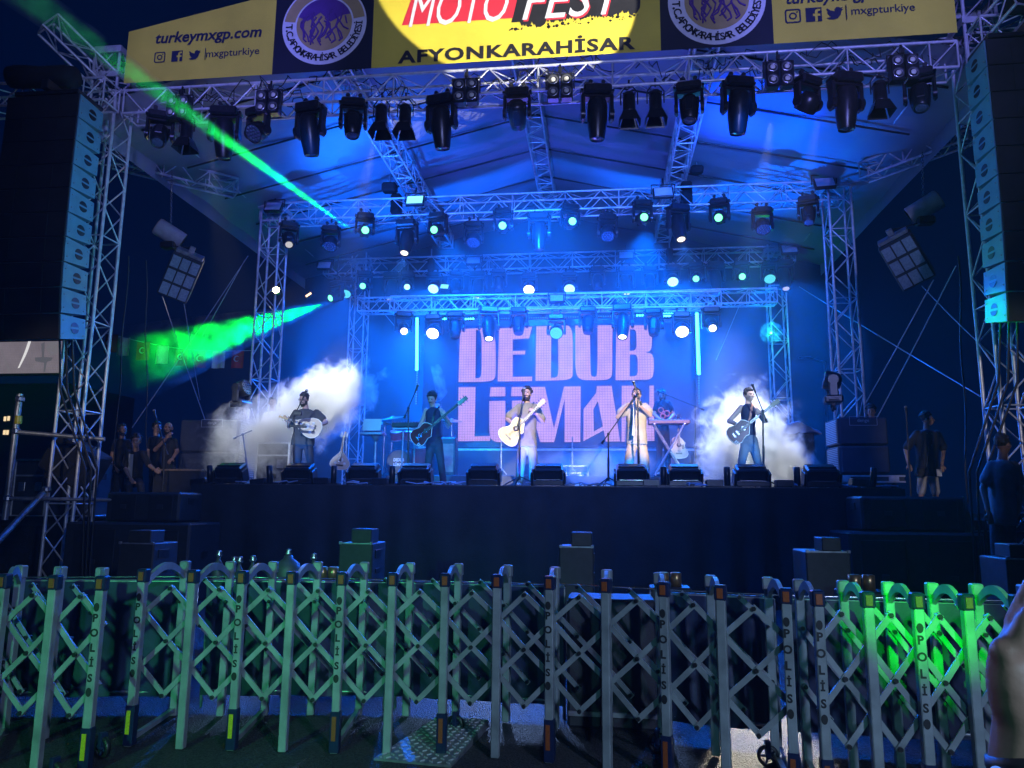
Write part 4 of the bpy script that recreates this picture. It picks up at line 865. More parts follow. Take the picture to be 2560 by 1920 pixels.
# ------------------------------------------------------------------ folding police barriers
HP = 1.07; ZN = (.955, .80, .63, .47, .30)
def axes(a, b):
    d = (V(b)-V(a)).normalized(); s = d.cross(Z_).normalized(); n = s.cross(d); return Matrix((d, s, n)).transposed()
def barrier(front, rear, pol, label, lowtags=()):
    n = len(front); t = empty('folding_barrier', (front[n//2][0], front[n//2][1], 0), label, 'barrier', 'folding police barriers')
    posts = []
    for row, sg in ((front, -1), (rear, 1)):
        for i, (x, y) in enumerate(row):
            d = V(row[min(i+1, n-1)])-V(row[max(i-1, 0)]); ang = math.atan2(d.y, d.x); R = Matrix.Rotation(ang, 3, 'Z')
            po = MB().box((x, y, HP/2), (.050, .05, HP-.012), R, .005).build('post', M['post'], t); posts.append(po)
            cp = MB().box((x, y, HP-.035), (.066, .060, .085), R, .008); cp = cp.build('cap', M['navycap' if sg < 0 else 'post'], po)
            if sg < 0:
                MB().box(V((x, y, HP-.037))+R @ V((0, -.032, 0)), (.034, .006, .055), R, .002).build('reflector', M['amber'], po)
                if i in pol or i in lowtags:
                    MB().box((x, y, .13), (.061, .055, .24), R, .004).build('foot_sleeve', M['navycap'], po)
                    MB().box(V((x, y, .15))+R @ V((-.004, -.029, 0)), (.026, .005, .14), R).build('reflector', M['yellowref' if x < -2 else 'amber'], po)
                if i in pol:
                    lt = MB(); u = R @ X_; o = V((x, y, 0))+R @ V((-.004, -.0265, 0))
                    for k, ch in enumerate('POLİS'):
                        letter(lt, ch, o+Z_*(.845-.082*k+(.006 if ch == 'İ' else 0)), u, Z_, height=.056 if ch == 'İ' else .046, bold=.04)
                    for zz in (.905, .845-.082*4-.075):
                        f = lambda a, b, zz=zz: o+u*(a*.017)+Z_*(zz+b*.023)
                        vs = [f(0, 0)]+[f(math.cos(q), math.sin(q)*(1 if math.sin(q) > 0 else 1.15)) for q in [rad(20*j) for j in range(18)]]
                        lt._add(vs, [(0, 1+j, 1+(j+1) % 18) for j in range(18)])
                    lt.build('lettering', M['ink'], po)
    for i in range(n):      # arched band joining the front and rear post
        a, b = V((*front[i], 0)), V((*rear[i], 0)); d = b-a; s = V((-d.y, d.x, 0)).normalized(); pts = []
        for k in range(13):
            u = k/12; pts.append(a.lerp(b, u)+Z_*(HP-.105+.105*math.sin(math.pi*u)))
        m = MB(); vs = []
        for p in pts: vs += [p+s*.012+Z_*.024, p-s*.012+Z_*.024, p-s*.012-Z_*.024, p+s*.012-Z_*.024]
        fs = [(4*k+j, 4*k+(j+1) % 4, 4*k+4+(j+1) % 4, 4*k+4+j) for k in range(12) for j in range(4)]+[(0, 1, 2, 3), (51, 50, 49, 48)]
        m._add(vs, fs); m.build('arch', M['post'], t)
        MB().box(a.lerp(b, .5)+Z_*.045, (d.length-.06, .03, .03), Matrix.Rotation(math.atan2(d.y, d.x), 3, 'Z')).build('floor_rail', M['post'], t) if i in pol else None
    def P(row, s, z, off):
        s = max(0, min(n-1, s)); i = min(int(s), n-2); u = s-i; a, b = V(row[i]), V(row[i+1]); p = a.lerp(b, u); d = (b-a).normalized()
        return V((p.x-d.y*off, p.y+d.x*off, z))
    for row, sg in ((front, 1), (rear, -1)):
        for fam in ((1, -1) if sg > 0 else (1,)):
            for i in range(-2, n+2):
                s0 = i+.5; seg = []
                for k in range(5):
                    s = s0+fam*k*.5
                    if -.01 <= s <= n-1+.01: seg.append((s, ZN[k]))
                if len(seg) < 2: continue
                off = sg*(.040+(.014 if fam > 0 else 0)); m = MB()
                for (sa, za), (sb, zb) in zip(seg[:-1], seg[1:]):
                    a, b = P(row, sa, za, off), P(row, sb, zb, off); dd = (b-a).normalized()
                    m.box((a+b)/2, ((b-a).length+(.03), .010, .031), axes(a, b))
                m.build('scissor_bar', M['post'], t)
        bl = MB()
        for i in range(2*n-1):
            s = i*.5
            for k, z in enumerate(ZN):
                if (i % 2) == (k % 2): continue
                a = P(row, s, z, sg*.075); b = P(row, s, z, sg*-.002 if i % 2 == 0 else sg*.02); bl.tube(a, b, .013, 7)
        bl.build('pivot_bolts', M['black'], t)  # black pivot bolts where the scissor bars cross
    return t
def wheel(t, x, y, ang):
    R = Matrix.Rotation(ang, 3, 'Z'); ax = R @ X_; c = V((x, y, .06))
    w = MB().lathe([(.045, -.014), (.062, -.014), (.064, 0), (.062, .014), (.045, .014)], c, ax, 20).build('wheel', M['black'], t)
    m = MB().lathe([(0, -.016), (.016, -.016), (.016, .016), (0, .016)], c, ax, 10)
    for k in range(5):
        q = rad(72*k); d = (R @ V((0, math.cos(q), math.sin(q)))); m.tube(c, c+d*.048, .007, 5)
    m.build('wheel_rim', M['navycap'], w)
    MB().box((x, y, .10), (.05, .03, .09), R, .004).build('wheel_fork', M['navycap'], t)
midf = [(-2.93, 4.64), (-2.59, 4.64), (-2.27, 4.66), (-1.95, 4.68), (-1.63, 4.70), (-1.31, 4.73), (-.98, 4.76), (-.65, 4.76), (-.32, 4.72), (.02, 4.63), (.35, 4.50), (.65, 4.39), (.98, 4.30)]
midr = [(-3.04, 5.32), (-2.71, 5.36), (-2.41, 5.42), (-2.09, 5.48), (-1.75, 5.53), (-1.41, 5.56), (-1.05, 5.57), (-.68, 5.52), (-.33, 5.42), (.03, 5.28), (.37, 5.12), (.68, 5.0), (1.02, 4.94)]
bm = barrier(midf, midr, (0, 2, 4, 8, 10, 12), 'long middle police barrier with thirteen post pairs across the foreground', (6,)); wheel(bm, -2.96, 4.42, 1.2); wheel(bm, -.98, 5.2, 1.3); wheel(bm, .33, 5.0, 1.3); wheel(bm, .96, 4.85, 1.5)
lf = [(-4.17, 4.17), (-3.83, 4.15), (-3.49, 4.15), (-3.16, 4.14), (-2.88, 4.16)]; lr = [(-4.45, 4.74), (-4.15, 4.72), (-3.85, 4.71), (-3.55, 4.69), (-3.24, 4.67)]
bl_ = barrier(lf, lr, (0, 2, 4), 'green lit police barrier running out of the picture at the left'); wheel(bl_, -2.93, 3.98, 1.3)
rf = [(1.12, 4.22), (1.37, 4.22), (1.61, 4.21), (1.85, 4.21), (2.1, 4.22), (2.36, 4.22), (2.62, 4.24)]; rr_ = [(1.18, 4.84), (1.43, 4.82), (1.68, 4.80), (1.92, 4.79), (2.16, 4.78), (2.42, 4.78), (2.68, 4.78)]
barrier(rf, rr_, (0, 2, 4), 'police barrier with the brightest green patch running out of the picture at the right')
# ------------------------------------------------------------------ pit barricade with tarpaulin
YT = 5.9
for x0, x1, y0, y1, d in ((-5.4, -3.05, 5.1, 5.5, 'leftmost one behind the green lit barrier'), (-2.98, -1.62, 5.55, 5.72, 'behind the left half of the middle barrier'), (-1.55, -.28, 5.74, 5.66, 'below the singer'), (.42, 1.12, 5.38, 5.25, 'lighter one with a bright patch of ground under it'), (1.2, 3.6, 5.25, 5.2, 'dark one behind the barrier at the right')):
    t = empty('pit_barricade', ((x0+x1)/2, (y0+y1)/2, 0), 'crowd barricade wrapped in navy tarpaulin, %s' % d, 'barricade', 'tarpaulin barricades in front of the pit')
    f = lambda a, b, s=0: V((x0+(x1-x0)*a, y0+(y1-y0)*a+.018*math.sin(a*17+b*5)*(1-b*.6)+.012*noise.noise(V((a*7, b*3, x0)))+s, .09+.82*b))
    m = MB(); m.grid(f, 40, 14); m.build('tarpaulin', M['tarp'], t)
    fr = MB().tube(f(0, 1, .03), f(1, 1, .03), .016, 8)
    for q in (0, 1): fr.tube(f(q, 1, .03), V((*f(q, 0, .03).xy, .0)), .012, 6)
    fr.tube(f(0, 0, .03)+V((0, 0, .03)), f(1, 0, .03)+V((0, 0, .03)), .012); fr.build('frame', M['steel'], t)
wr = MB().path([V((-5.2, 5.08, .935)), V((-3, 5.5, .95)), V((-1.6, 5.68, .94)), V((-.3, 5.62, .94)), V((.45, 5.34, .945)), V((1.2, 5.2, .94)), V((3.4, 5.16, .94))], .006, 5)
tag(wr.build('wire', M['chrome']), 'thin shiny wire strung along the top of the tarpaulin barricades', 'wire')
t = empty('black_box', (.05, 5.62, 0), 'plain black box standing in the gap between the tarpaulin barricades', 'box')
MB().box((.06, 5.65, .43), (.62, .4, .86), ch=.02).build('body', M['speaker'], t); MB().box((.06, 5.44, .1), (.6, .02, .03)).build('rail', M['steel'], t)
# cable ramp with tread plate
rp = empty('cable_ramp', (-1.05, 5.1, 0), 'worn tread-plate cable ramp lying on the asphalt under the middle barrier', 'cable ramp')
m = MB(); A = [at(1065+0, 1860, 0) if 0 else V(p) for p in ((-1.36, 4.62, .012), (-.88, 4.56, .012), (-.78, 5.35, .06), (-1.14, 5.38, .06))]
m._add(A+[p-Z_*.05 for p in A], [(0, 1, 2, 3), (0, 4, 5, 1), (1, 5, 6, 2), (2, 6, 7, 3), (3, 7, 4, 0)]); m.build('plate', M['alu2'] if 'alu2' in M else M['steel'], rp)
m = MB()
for i in range(9):
    for j in range(16):
        u, v_ = (i+.5)/9, (j+.5)/16; p = A[0].lerp(A[1], u).lerp(A[3].lerp(A[2], u), v_); m.box(p+Z_*.003, (.030, .007, .006), Matrix.Rotation(rad(45 if (i+j) % 2 else -45), 3, 'Z'))
m.build('tread', M['alu'], rp)
# unseen lamps added to light the strips of asphalt beyond the barriers
spot('pit_white', (1.5, 8.0, .5), (1.0, 4.95, .0), (1, .93, .78), 620, 14, .3, .04)
for x in (-3.2, -1.2, .4): spot('pit_blue', (x, 8.4, .5), (x*.8, 5.1, .0), (.30, .48, 1), 150, 40, .7, .06)
spot('green_floor', (-1.5, -2.5, 2.6), (-3.15, 3.55, 0), (.05, 1, .1), 90, 7, .9, .03)
# ------------------------------------------------------------------ far-left scaffold, screen, houses, flags
t = empty('scaffold', (-9.3, 10.0, 0), 'steel tube scaffold with a raking brace at the far left', 'scaffold'); YSc = 10.6
for p, q in (((140/2.766, 820+450/2.766), (30/2.766, 820+1320/2.766)),): MB().tube(at(50, 985, YSc), at(12, 1300, YSc), .045, 10).build('upright_pole', M['steel'], t)
MB().tube(at(42, 1080, YSc), at(262, 1098, YSc+.4), .035, 10).build('cross_tube', M['steel'], t)
MB().tube(at(20, 1246, YSc), at(290, 1250, YSc+.6), .03, 10).build('cross_tube', M['steel'], t)
MB().tube(at(-40, 1390, YSc-1), at(118, 1222, YSc+.2), .045, 10).build('raking_brace', M['steel'], t)
for p in ((50, 998), (41, 1078), (20, 1246), (116, 1224)): MB().box(at(*p, YSc), (.1, .12, .09), ch=.02).build('coupler', M['chrome'], t)
MB().tube(at(47, 1040, YSc-.01), at(45, 1060, YSc-.01), .052, 10).build('yellow_band', M['yellowref'], t)
m = MB().box(at(190, 1155, 11.6), (.85, .5, .62), Matrix.Rotation(rad(28), 3, 'Y'), .03).box(at(190, 1190, 11.8), (.7, .6, .1)); tag(m.build('covered_desk', M['cloth']), 'slanted black cover over gear behind the front tower at the left', 'covered gear')
YC = 19; a, b = at(-150, 858, YC), at(157, 932, YC)
t = empty('side_screen', (a.x, YC, 2), 'side video screen at the far left showing a grey close-up of a microphone', 'video screen')
MB().box(((a.x+b.x)/2, YC+.1, (a.z+b.z)/2), (b.x-a.x, .12, a.z-b.z+.1)).build('cabinet', M['black'], t)
m = MB(); m.grid(lambda u, w_: V((a.x+(b.x-a.x)*u, YC-.005, b.z+(a.z-b.z)*w_)), 1, 1, False); m.build('screen_image', M['sideled'] if 'sideled' in M else led('side_pixels', (.44, .38, .45), .42, .05, .8), t)
S = lambda x, y: at(x/2.766, 820+y/2.766, YC-.02)
gr = glow('screen_grey', (.10, .10, .12), 1); wh = glow('screen_white', (.8, .78, .78), .9); dk = glow('screen_dark', (.16, .15, .17), 1)
shape([[(240, 205), (290, 200), (285, 110), (310, 95), (305, 200), (365, 205), (355, 225), (325, 235), (310, 305), (300, 305), (305, 240), (245, 230)]], 'screen_image', gr, t, S)
shape([crv((330, 95), (400, 92), (405, 180, .5), (350, 192), (315, 140))], 'screen_image', dk, t, S)
shape([crv((195, 92), (215, 92), (190, 170, .5), (135, 275), (122, 278), (165, 180, .5))], 'screen_image', wh, t, S)
shape([[(0, 130), (5, 130), (75, 308), (62, 308)]], 'screen_image', dk, t, S); shape([[(222, 92), (225, 92), (223, 308), (220, 308)]], 'screen_image', dk, t, S)
win = glow('window_light', (1, .75, .42), 1.1); Yh = 75
a, b = at(-60, 960, Yh), at(140, 1240, Yh); hb = empty('apartment_block', ((a.x+b.x)/2, Yh, 0), 'dark distant apartment block with small lit windows at the far left', 'building')
MB().box(((a.x+b.x)/2, Yh+6, a.z/2), (b.x-a.x, 12, a.z)).build('wall', mat('dark_render', (.05, .05, .06), .8), hb)
for x, y in ((12.5, 1047), (21.5, 1046), (11, 1081), (18.5, 1081)):
    p = at(x, y, Yh-.03); MB().box(p, (.28, .05, .5)).build('window', win, hb)
# flag bunting
pA, pB = at(262, 832, 17), at(640, 876, 18.5); L = [pA.lerp(pB, k/24)-Z_*.18*math.sin(math.pi*k/24) for k in range(25)]
t = empty('flag_bunting', pA, 'string of small red and white pennants hanging behind the front tower at the left', 'bunting'); MB().path(L, .008, 4).build('string', M['white'], t)
for k, c in ((1, 'redflag'), (3, 'white'), (6, 'redflag'), (9, 'white'), (12, 'redflag'), (15, 'redflag'), (18, 'white'), (21, 'redflag')):
    p = L[k]; m = MB(); m.grid(lambda u, w_: p+V((.34*(u-.5), .03*math.sin(u*7+k), -.46*w_)), 6, 4); fl = m.build('pennant', M[c], t)
    if c == 'redflag':
        q = p+V((0, -.045, -.22)); m = MB(); m._add([q+V((.08*math.cos(rad(x)), 0, .08*math.sin(rad(x)))) for x in range(40, 325, 15)]+[q+V((.02+.06*math.cos(rad(x)), 0, .06*math.sin(rad(x)))) for x in range(310, 50, -15)], [tuple(range(37))]); m.build('crescent', M['white'], fl)
# street lamp and guy wires at the right
p = at(2065, 1180, 60); q = at(2062, 905, 60); t = empty('street_lamp', (p.x, 60, 0), 'unlit street lamp far away behind the right tower', 'street lamp')
MB().tube((p.x, 60, 0), (q.x, 60, q.z), .12, 8, .08).build('pole', M['steel'], t); MB().tube((q.x, 60, q.z), (q.x-1.1, 60, q.z+.35), .06, 6).build('arm', M['steel'], t); MB().box((q.x-1.5, 60, q.z+.38), (.9, .3, .14), ch=.04).build('lamp_head', M['steel'], t)
M['wire'] = mat('guy_wire', (.42, .44, .5), .4, .5, .1, 20)
for (x0, y0, Y0), (x1, y1, Y1), r, d in (((2390, 665, 12), (2172, 1083, 14.6), .011, 'steep guy wire ending on the side of the right speaker stack'), ((2334, 700, 12.5), (2160, 1015, 15), .011, 'steep guy wire ending at the head behind the right speaker stack'), ((1998, 717, 20), (2470, 1002, 12), .012, 'long slanting guy wire crossing behind the right tower'), ((2305, 715, 13), (2450, 860, 11.5), .009, 'thin guy wire from the hung speaker to the front tower at the right'), ((1858, 740, 20), (1790, 900, 19), .012, 'thin stay below the rear truss at the right'),
 ((620, 640, 16), (330, 1070, 14), .010, 'long guy wire slanting down left from the middle tower'), ((612, 650, 16), (505, 840, 16), .010, 'short guy wire under the roof corner at the left'), ((405, 740, 13.2), (520, 1070, 15), .008, 'thin stay below the hung speaker at the left'), ((460, 760, 13.2), (500, 1000, 15), .008, 'second thin stay right of the first below the left hung speaker'), ((930, 745, 20), (1000, 830, 18), .01, 'thin diagonal stay left of the video wall'),
 ((322, 640, 12), (285, 1160, 12.6), .012, 'hanging cable dropping beside the left tower'), ((365, 650, 12), (368, 1140, 12.6), .009, 'hanging cable dropping left of the hung speaker'), ((2396, 640, 12.3), (2420, 1260, 12.3), .016, 'dark vertical cable right of the standing crew man')):
    a, b = at(x0, y0, Y0), at(x1, y1, Y1); m = MB(); sg = .1 if 'cable' in d else .06
    m.path([a.lerp(b, k/14)+V((.02*math.sin(k*.9) if 'cable' in d else 0, 0, -sg*.3*math.sin(math.pi*k/14))) for k in range(15)], r, 5)
    tag(m.build('guy_wire' if 'cable' not in d else 'hanging_cable', M['wire'] if 'cable' not in d else M['cable']), d, 'cable' if 'cable' in d else 'wire')
# ------------------------------------------------------------------ people
M['sh_black'] = mat('black_shirt', (.018, .018, .022), .85, 0, .2, 8, .5, 14)
M['sh_navy'] = mat('navy_top', (.022, .025, .05), .85, 0, .2, 8, .5, 14)
M['sh_grey'] = mat('grey_brown_shirt', (.055, .052, .05), .85, 0, .2, 8, .6, 14)
M['sh_khaki'] = mat('khaki_shirt', (.22, .18, .11), .85, 0, .15, 8, .8, 14)
M['sh_tan'] = mat('tan_shirt', (.42, .32, .22), .85, 0, .15, 8, .8, 14)
M['tr_dark'] = mat('dark_trousers', (.03, .03, .04), .85, 0, .2, 8, .6, 12)
M['tr_khaki'] = mat('khaki_trousers', (.24, .22, .16), .85, 0, .15, 8, .8, 12)
M['tr_tan'] = mat('tan_trousers', (.46, .30, .19), .85, 0, .15, 8, .8, 12)
M['tr_grey'] = mat('grey_trousers', (.16, .155, .165), .85, 0, .15, 8, .8, 12)
M['tr_beige'] = mat('beige_shorts', (.5, .47, .42), .85, 0, .12, 8, .8, 12)
M['tee'] = mat('white_tee', (.65, .65, .66), .8, 0, .1, 8, .4, 14)
M['print'] = mat('orange_print', (.6, .14, .08), .7, 0, .2, 12)
M['eye'] = mat('dark_eye', (.02, .015, .012), .2)
def capsule(m, a, b, ra, rb):
    m.tube(a, b, ra, 12, rb); m.ell(a, (ra,)*3, None, 12, 8); m.ell(b, (rb,)*3, None, 12, 8); return m
def hand(m, w, c, n, side, curl=.9, spread=.018, k=1.):
    """palm from the wrist w to the centre c; fingers bend towards n; thumb on 'side'"""
    d = (c-w).normalized(); n = (n-d*n.dot(d)).normalized(); s = d.cross(n)*side
    R = Matrix((s, n, d)).transposed(); m.ell(c, (.042*k, .018*k, .050*k), R, 12, 8); capsule(m, w, c, .026*k, .024*k)
    for i, (o, l) in enumerate(((-1.5, .85), (-.5, 1.), (.5, .95), (1.5, .78))):
        a = c+s*(o*spread*k)+d*.042*k; d1 = (d*math.cos(curl*.5)+n*math.sin(curl*.5)); d2 = (d*math.cos(curl*1.5)+n*math.sin(curl*1.5))
        b = a+d1*.042*l*k; e = b+d2*.036*l*k; capsule(m, a, b, .0105*k, .010*k); capsule(m, b, e, .010*k, .0085*k)
    a = c-s*.036*k-d*.012*k; b = a+(d*.7-s*.7).normalized()*.036*k; e = b+(d*.8+n*.5+s*.1).normalized()*.032*k
    capsule(m, a, b, .0125*k, .011*k); capsule(m, b, e, .011*k, .0095*k)
def person(label, Y, J, top, bottom, hair='short', yaw=0, pitch=0, beard='', skin='skin', sleeve=.62, shorts=False, shoe='gum', hands=(1, 1), floor=None, extra=None, hairc='hair', loose=0., tilt=0):
    g = {k: (at(v[0], v[1], Y+(v[2] if len(v) > 2 else 0))) for k, v in J.items()}
    for a_, b_ in (('sl', 'sr'), ('sr', 'sl')): g['_'+a_] = g[a_].lerp(g[b_], .09)
    g['sl'], g['sr'] = g['_sl'], g['_sr']
    fl_ = floor if floor is not None else ST
    if 'forward' not in label:
        for q in ('al', 'ar'): g[q].z = fl_+.085
        for q, w_ in (('kl', 'al'), ('kr', 'ar')): g[q].z = (g['hip'].z-.04+g[w_].z)/2+.02
    hd = g['head']; nk = (g['sl']+g['sr'])/2+V((0, .0, .035)); hip = g['hip']
    root = empty('person', (hip.x, Y, floor if floor is not None else min(g['al'].z, g['ar'].z)-.08), label, 'person')
    ax = (g['sr']-g['sl']).normalized(); up = (nk-hip).normalized(); ay = up.cross(ax).normalized(); ax = ay.cross(up); R = Matrix((ax, ay, up)).transposed(); sw = (g['sr']-g['sl']).length/2; ln = (nk-hip).length
    HR = Matrix.Rotation(rad(yaw), 3, 'Z') @ Matrix.Rotation(rad(-pitch), 3, 'X') @ Matrix.Rotation(rad(tilt), 3, 'Y'); H = lambda x, y, z: hd+HR @ V((x, y, z))
    b = MB()
    # head with nose, brow, ears, jaw
    b.ell(H(0, .012, .022), (.076, .095, .098), HR).ell(H(0, -.012, -.035), (.060, .075, .075), HR).ell(H(0, -.035, -.082), (.036, .04, .028), HR)
    capsule(b, H(0, -.082, .02), H(0, -.106, -.022), .010, .016); b.ell(H(0, -.078, .032), (.055, .016, .010), HR).ell(H(0, -.082, -.055), (.024, .012, .008), HR).ell(H(0, -.080, -.068), (.022, .012, .008), HR)
    for s in (-1, 1): b.ell(H(s*.078, .015, -.002), (.010, .022, .033), HR, 10, 7).ell(H(s*.034, -.07, -.018), (.025, .02, .022), HR, 10, 7)
    capsule(b, H(0, .02, -.07), nk-Z_*.03, .053, .060)
    T = lambda t, x=0, y=0: hip.lerp(nk, t)+ax*x+ay*y
    def torso(m, e=0., w=1., t0=-.12):
        rg = [(1.04, sw*.30, .055), (.985, sw*.62, .072), (.92, sw*.92, .086), (.84, sw*1.0, .098), (.70, sw*.95, .112), (.54, sw*.88, .108), (.38, sw*.83, .102), (.22, sw*.82, .103), (.06, sw*.88, .110), (-.08, sw*.90, .113), (-.20, sw*.89, .110)]
        rg = [q for q in rg if q[0] >= t0-.01]; vs = []; K = 24
        for t, rx, ry in rg:
            for k in range(K):
                a = 2*math.pi*k/K; ca, sa = math.cos(a), math.sin(a); f = (abs(ca)**2.5+abs(sa)**2.5)**(-1/2.5); fl = 1+.05*(e > .01)*max(0, .3-t)
                vs.append(T(t)+ax*((rx+e)*ca*f*fl)+ay*((ry+e)*sa*f*fl))
        vs += [T(rg[0][0]+.03), T(rg[-1][0]-.03)]; N = len(rg)
        m._add(vs, [(j*K+k, j*K+(k+1) % K, (j+1)*K+(k+1) % K, (j+1)*K+k) for j in range(N-1) for k in range(K)]+[(N*K, (k+1) % K, k) for k in range(K)]+[(N*K+1, (N-1)*K+k, (N-1)*K+(k+1) % K) for k in range(K)], True)
    torso(b)
    for s, e, w_ in (('sl', 'el', 'wl'), ('sr', 'er', 'wr')): capsule(b, g[s], g[e], .052, .042); capsule(b, g[e], g[w_], .042, .029)
    for i, (w_, h_) in enumerate((('wl', 'hl'), ('wr', 'hr'))): hand(b, g[w_], g[h_], V((.1*(1-2*i), 1, -.15)), (1, -1)[i]*hands[i])
    hw = sw*.45
    for s, k, a_ in ((-1, 'kl', 'al'), (1, 'kr', 'ar')):
        h0 = hip+ax*(s*hw)-up*.05; capsule(b, h0, g[k], .082, .056); capsule(b, g[k], g[a_], .054, .036); capsule(b, g[a_], g[a_]+V((.02*s, -.13, -.045)), .036, .032)
    body = remesh(b, 'body', M[skin], root, .0095, 3)
    ey = MB()
    for s in (-1, 1): ey.ell(H(s*.031, -.0845, .008), (.014, .007, .0055), HR, 10, 6)
    ey.build('eyes', M['eye'], root)
    # clothes
    if top:
        c = MB(); torso(c, .020+loose, 1., -.2 if top != 'sh_navy' else -.05)
        if sleeve > 0:
            for s, e, w_ in (('sl', 'el', 'wl'), ('sr', 'er', 'wr')):
                q = g[s].lerp(g[e], min(1, sleeve)); capsule(c, g[s]-Z_*.006, q, .062+loose*.4, .060+loose)
                if sleeve > 1: capsule(c, g[e], g[e].lerp(g[w_], sleeve-1), .062, .05)
        remesh(c, 'shirt', M[top], root, .012, 3)
    c = MB(); t = (-.16, -.02, .06)
    for q in t: c.ell(T(q), (sw*.88+.018, .126, .09), R, 16, 9)
    for s, k, a_ in ((-1, 'kl', 'al'), (1, 'kr', 'ar')):
        h0 = hip+ax*(s*hw)-up*.05; capsule(c, h0, g[k], .094, .070+loose*.5); 
        if not shorts: capsule(c, g[k], g[a_]+Z_*.02, .068+loose*.5, .060+loose*.5)
    remesh(c, 'trousers', M[bottom], root, .013, 3)
    for s, a_ in ((-1, 'al'), (1, 'ar')):
        m = MB(); p = g[a_]; m.ell(p+V((.015*s, -.07, -.05)), (.048, .125, .034)).ell(p+V((0, 0, -.03)), (.045, .06, .05)); remesh(m, 'shoe', M[shoe], root, .012, 2)
    random.seed(hash(label) % 1000 if False else len(label))
    hm = MB()
    if hair != 'bald':
        hm.ell(H(0, .026, .040), (.083, .094, .094), HR).ell(H(0, -.030, .094), (.064, .055, .028), HR)
        for s in (-1, 1): hm.ell(H(s*.074, .0, .026), (.012, .03, .036), HR)
        n = {'short': 26, 'curly': 80, 'fluffy': 50}[hair]; r0 = {'short': .018, 'curly': .022, 'fluffy': .026}[hair]
        for i in range(n):
            a = random.uniform(0, 2*math.pi); e = random.uniform(.15, 1.4); x, y, z = math.cos(a)*math.cos(e), math.sin(a)*math.cos(e), math.sin(e)
            if y < -.35 and z < .72: continue
            k = 1.02 if hair == 'short' else 1.12; hm.ell(H(.080*x*k, .022+.092*y*k, .042+.096*z*k), (r0,)*3, None, 7, 5)
    for s in (-1, 1): capsule(hm, H(s*.014, -.090, .030), H(s*.052, -.076, .032), .0065, .005)
    if 'm' in beard:
        for s in (-1, 1): capsule(hm, H(0, -.094, -.042), H(s*.034, -.080, -.052), .0095, .006)
    if 'b' in beard:
        hm.ell(H(0, -.052, -.092), (.046, .040, .036), HR)
        for s in (-1, 1): hm.ell(H(s*.056, -.028, -.06), (.016, .04, .042), HR)
        for i in range(24):
            a = random.uniform(-1, 1); hm.ell(H(.05*a, -.07+.03*abs(a), -.10+random.uniform(-.025, .03)), (.015,)*3, None, 7, 5)
    remesh(hm, 'hair', M[hairc], root, .008, 1)
    if extra: extra(root, H, T, g)
    return root, g
def glasses(root, H, T, g):
    m = MB()
    for s in (-1, 1):
        p = [H(s*.034+.024*math.cos(rad(q)), -.104, .008+.019*math.sin(rad(q))) for q in range(0, 361, 30)]; m.path(p, .003, 5).tube(H(s*.058, -.10, .012), H(s*.08, .01, .012), .003, 5)
    m.tube(H(-.01, -.106, .01), H(.01, -.106, .01), .003, 5).build('glasses', M['black'], root)
def shirtprint(root, H, T, g):
    m = MB()
    for cx, cz, r in ((-.05, .62, .055), (.075, .50, .06), (-.01, .40, .05)):
        m.path([T(cz, cx+r*math.cos(rad(q)), -.145+.0)+Z_*r*math.sin(rad(q)) for q in range(0, 361, 24)], .016, 6)
    m.build('shirt_print', M['print'], root)
def tee(root, H, T, g):
    m = MB(); m.grid(lambda a, b: T(.95-1.0*b, (a-.5)*(.09+.02*b), -.145+.02*abs(a-.5)), 4, 12); m.build('white_tee', M['tee'], root)
def pouch(root, H, T, g):
    c = T(-.12, -.17, -.16); MB().box(c, (.15, .05, .16), ch=.012).build('belt_pouch', M['cable'], root)
    c = T(-.10, .14, -.16); MB().box(c, (.09, .006, .13)).build('pass_card', M['white'], root); MB().path([T(.95, -.04, -.12), T(.5, -.03, -.15), T(.02, -.08, -.16)], .004, 4).path([T(.95, .04, -.12), T(.6, .02, -.15)], .004, 4).build('lanyard', M['steel'], root)
def wristband(root, H, T, g): pass
_, G1 = person('bearded man with glasses in a dark tee playing a lute at the left', 13.2, dict(head=(760, 999), sl=(734, 1031), sr=(797, 1031), el=(722, 1066, -.12), er=(815, 1056, -.02), wl=(722, 1056, -.30), wr=(795, 1066, -.27), hl=(717, 1050, -.33), hr=(783, 1068, -.30), hip=(758, 1099), kl=(744, 1150, -.04), kr=(776, 1150, -.02), al=(740, 1196), ar=(781, 1196)), 'sh_grey', 'tr_dark', 'short', -8, -12, 'mb', extra=glasses, loose=.012)
_, G2 = person('man with a moustache in a navy sleeveless top playing bass guitar, lit blue', 13.4, dict(head=(1080, 999), sl=(1062, 1027), sr=(1105, 1026), el=(1053, 1060, -.04), er=(1125, 1060, -.10), wl=(1042, 1080, -.22), wr=(1116, 1045, -.28), hl=(1044, 1090, -.25), hr=(1112, 1037, -.30), hip=(1086, 1099), kl=(1072, 1150, -.04), kr=(1102, 1150, -.02), al=(1074, 1198, -.03), ar=(1109, 1198, -.08)), 'sh_navy', 'tr_dark', 'fluffy', -10, -14, 'm', sleeve=0)
_, G3 = person('bearded curly-haired singer in a khaki shirt holding a yellow acoustic guitar', 12.85, dict(head=(1317, 986), sl=(1294, 1017), sr=(1344, 1017), el=(1268, 1046, -.03), er=(1357, 1054, -.06), wl=(1286, 1066, -.26), wr=(1342, 1036, -.24), hl=(1294, 1074, -.29), hr=(1335, 1030, -.27), hip=(1318, 1100), kl=(1302, 1150, -.05), kr=(1334, 1150, -.02), al=(1299, 1199, -.04), ar=(1332, 1199, -.04)), 'sh_khaki', 'tr_khaki', 'curly', -6, 8, 'mb', sleeve=.8, loose=.02, shoe='white')
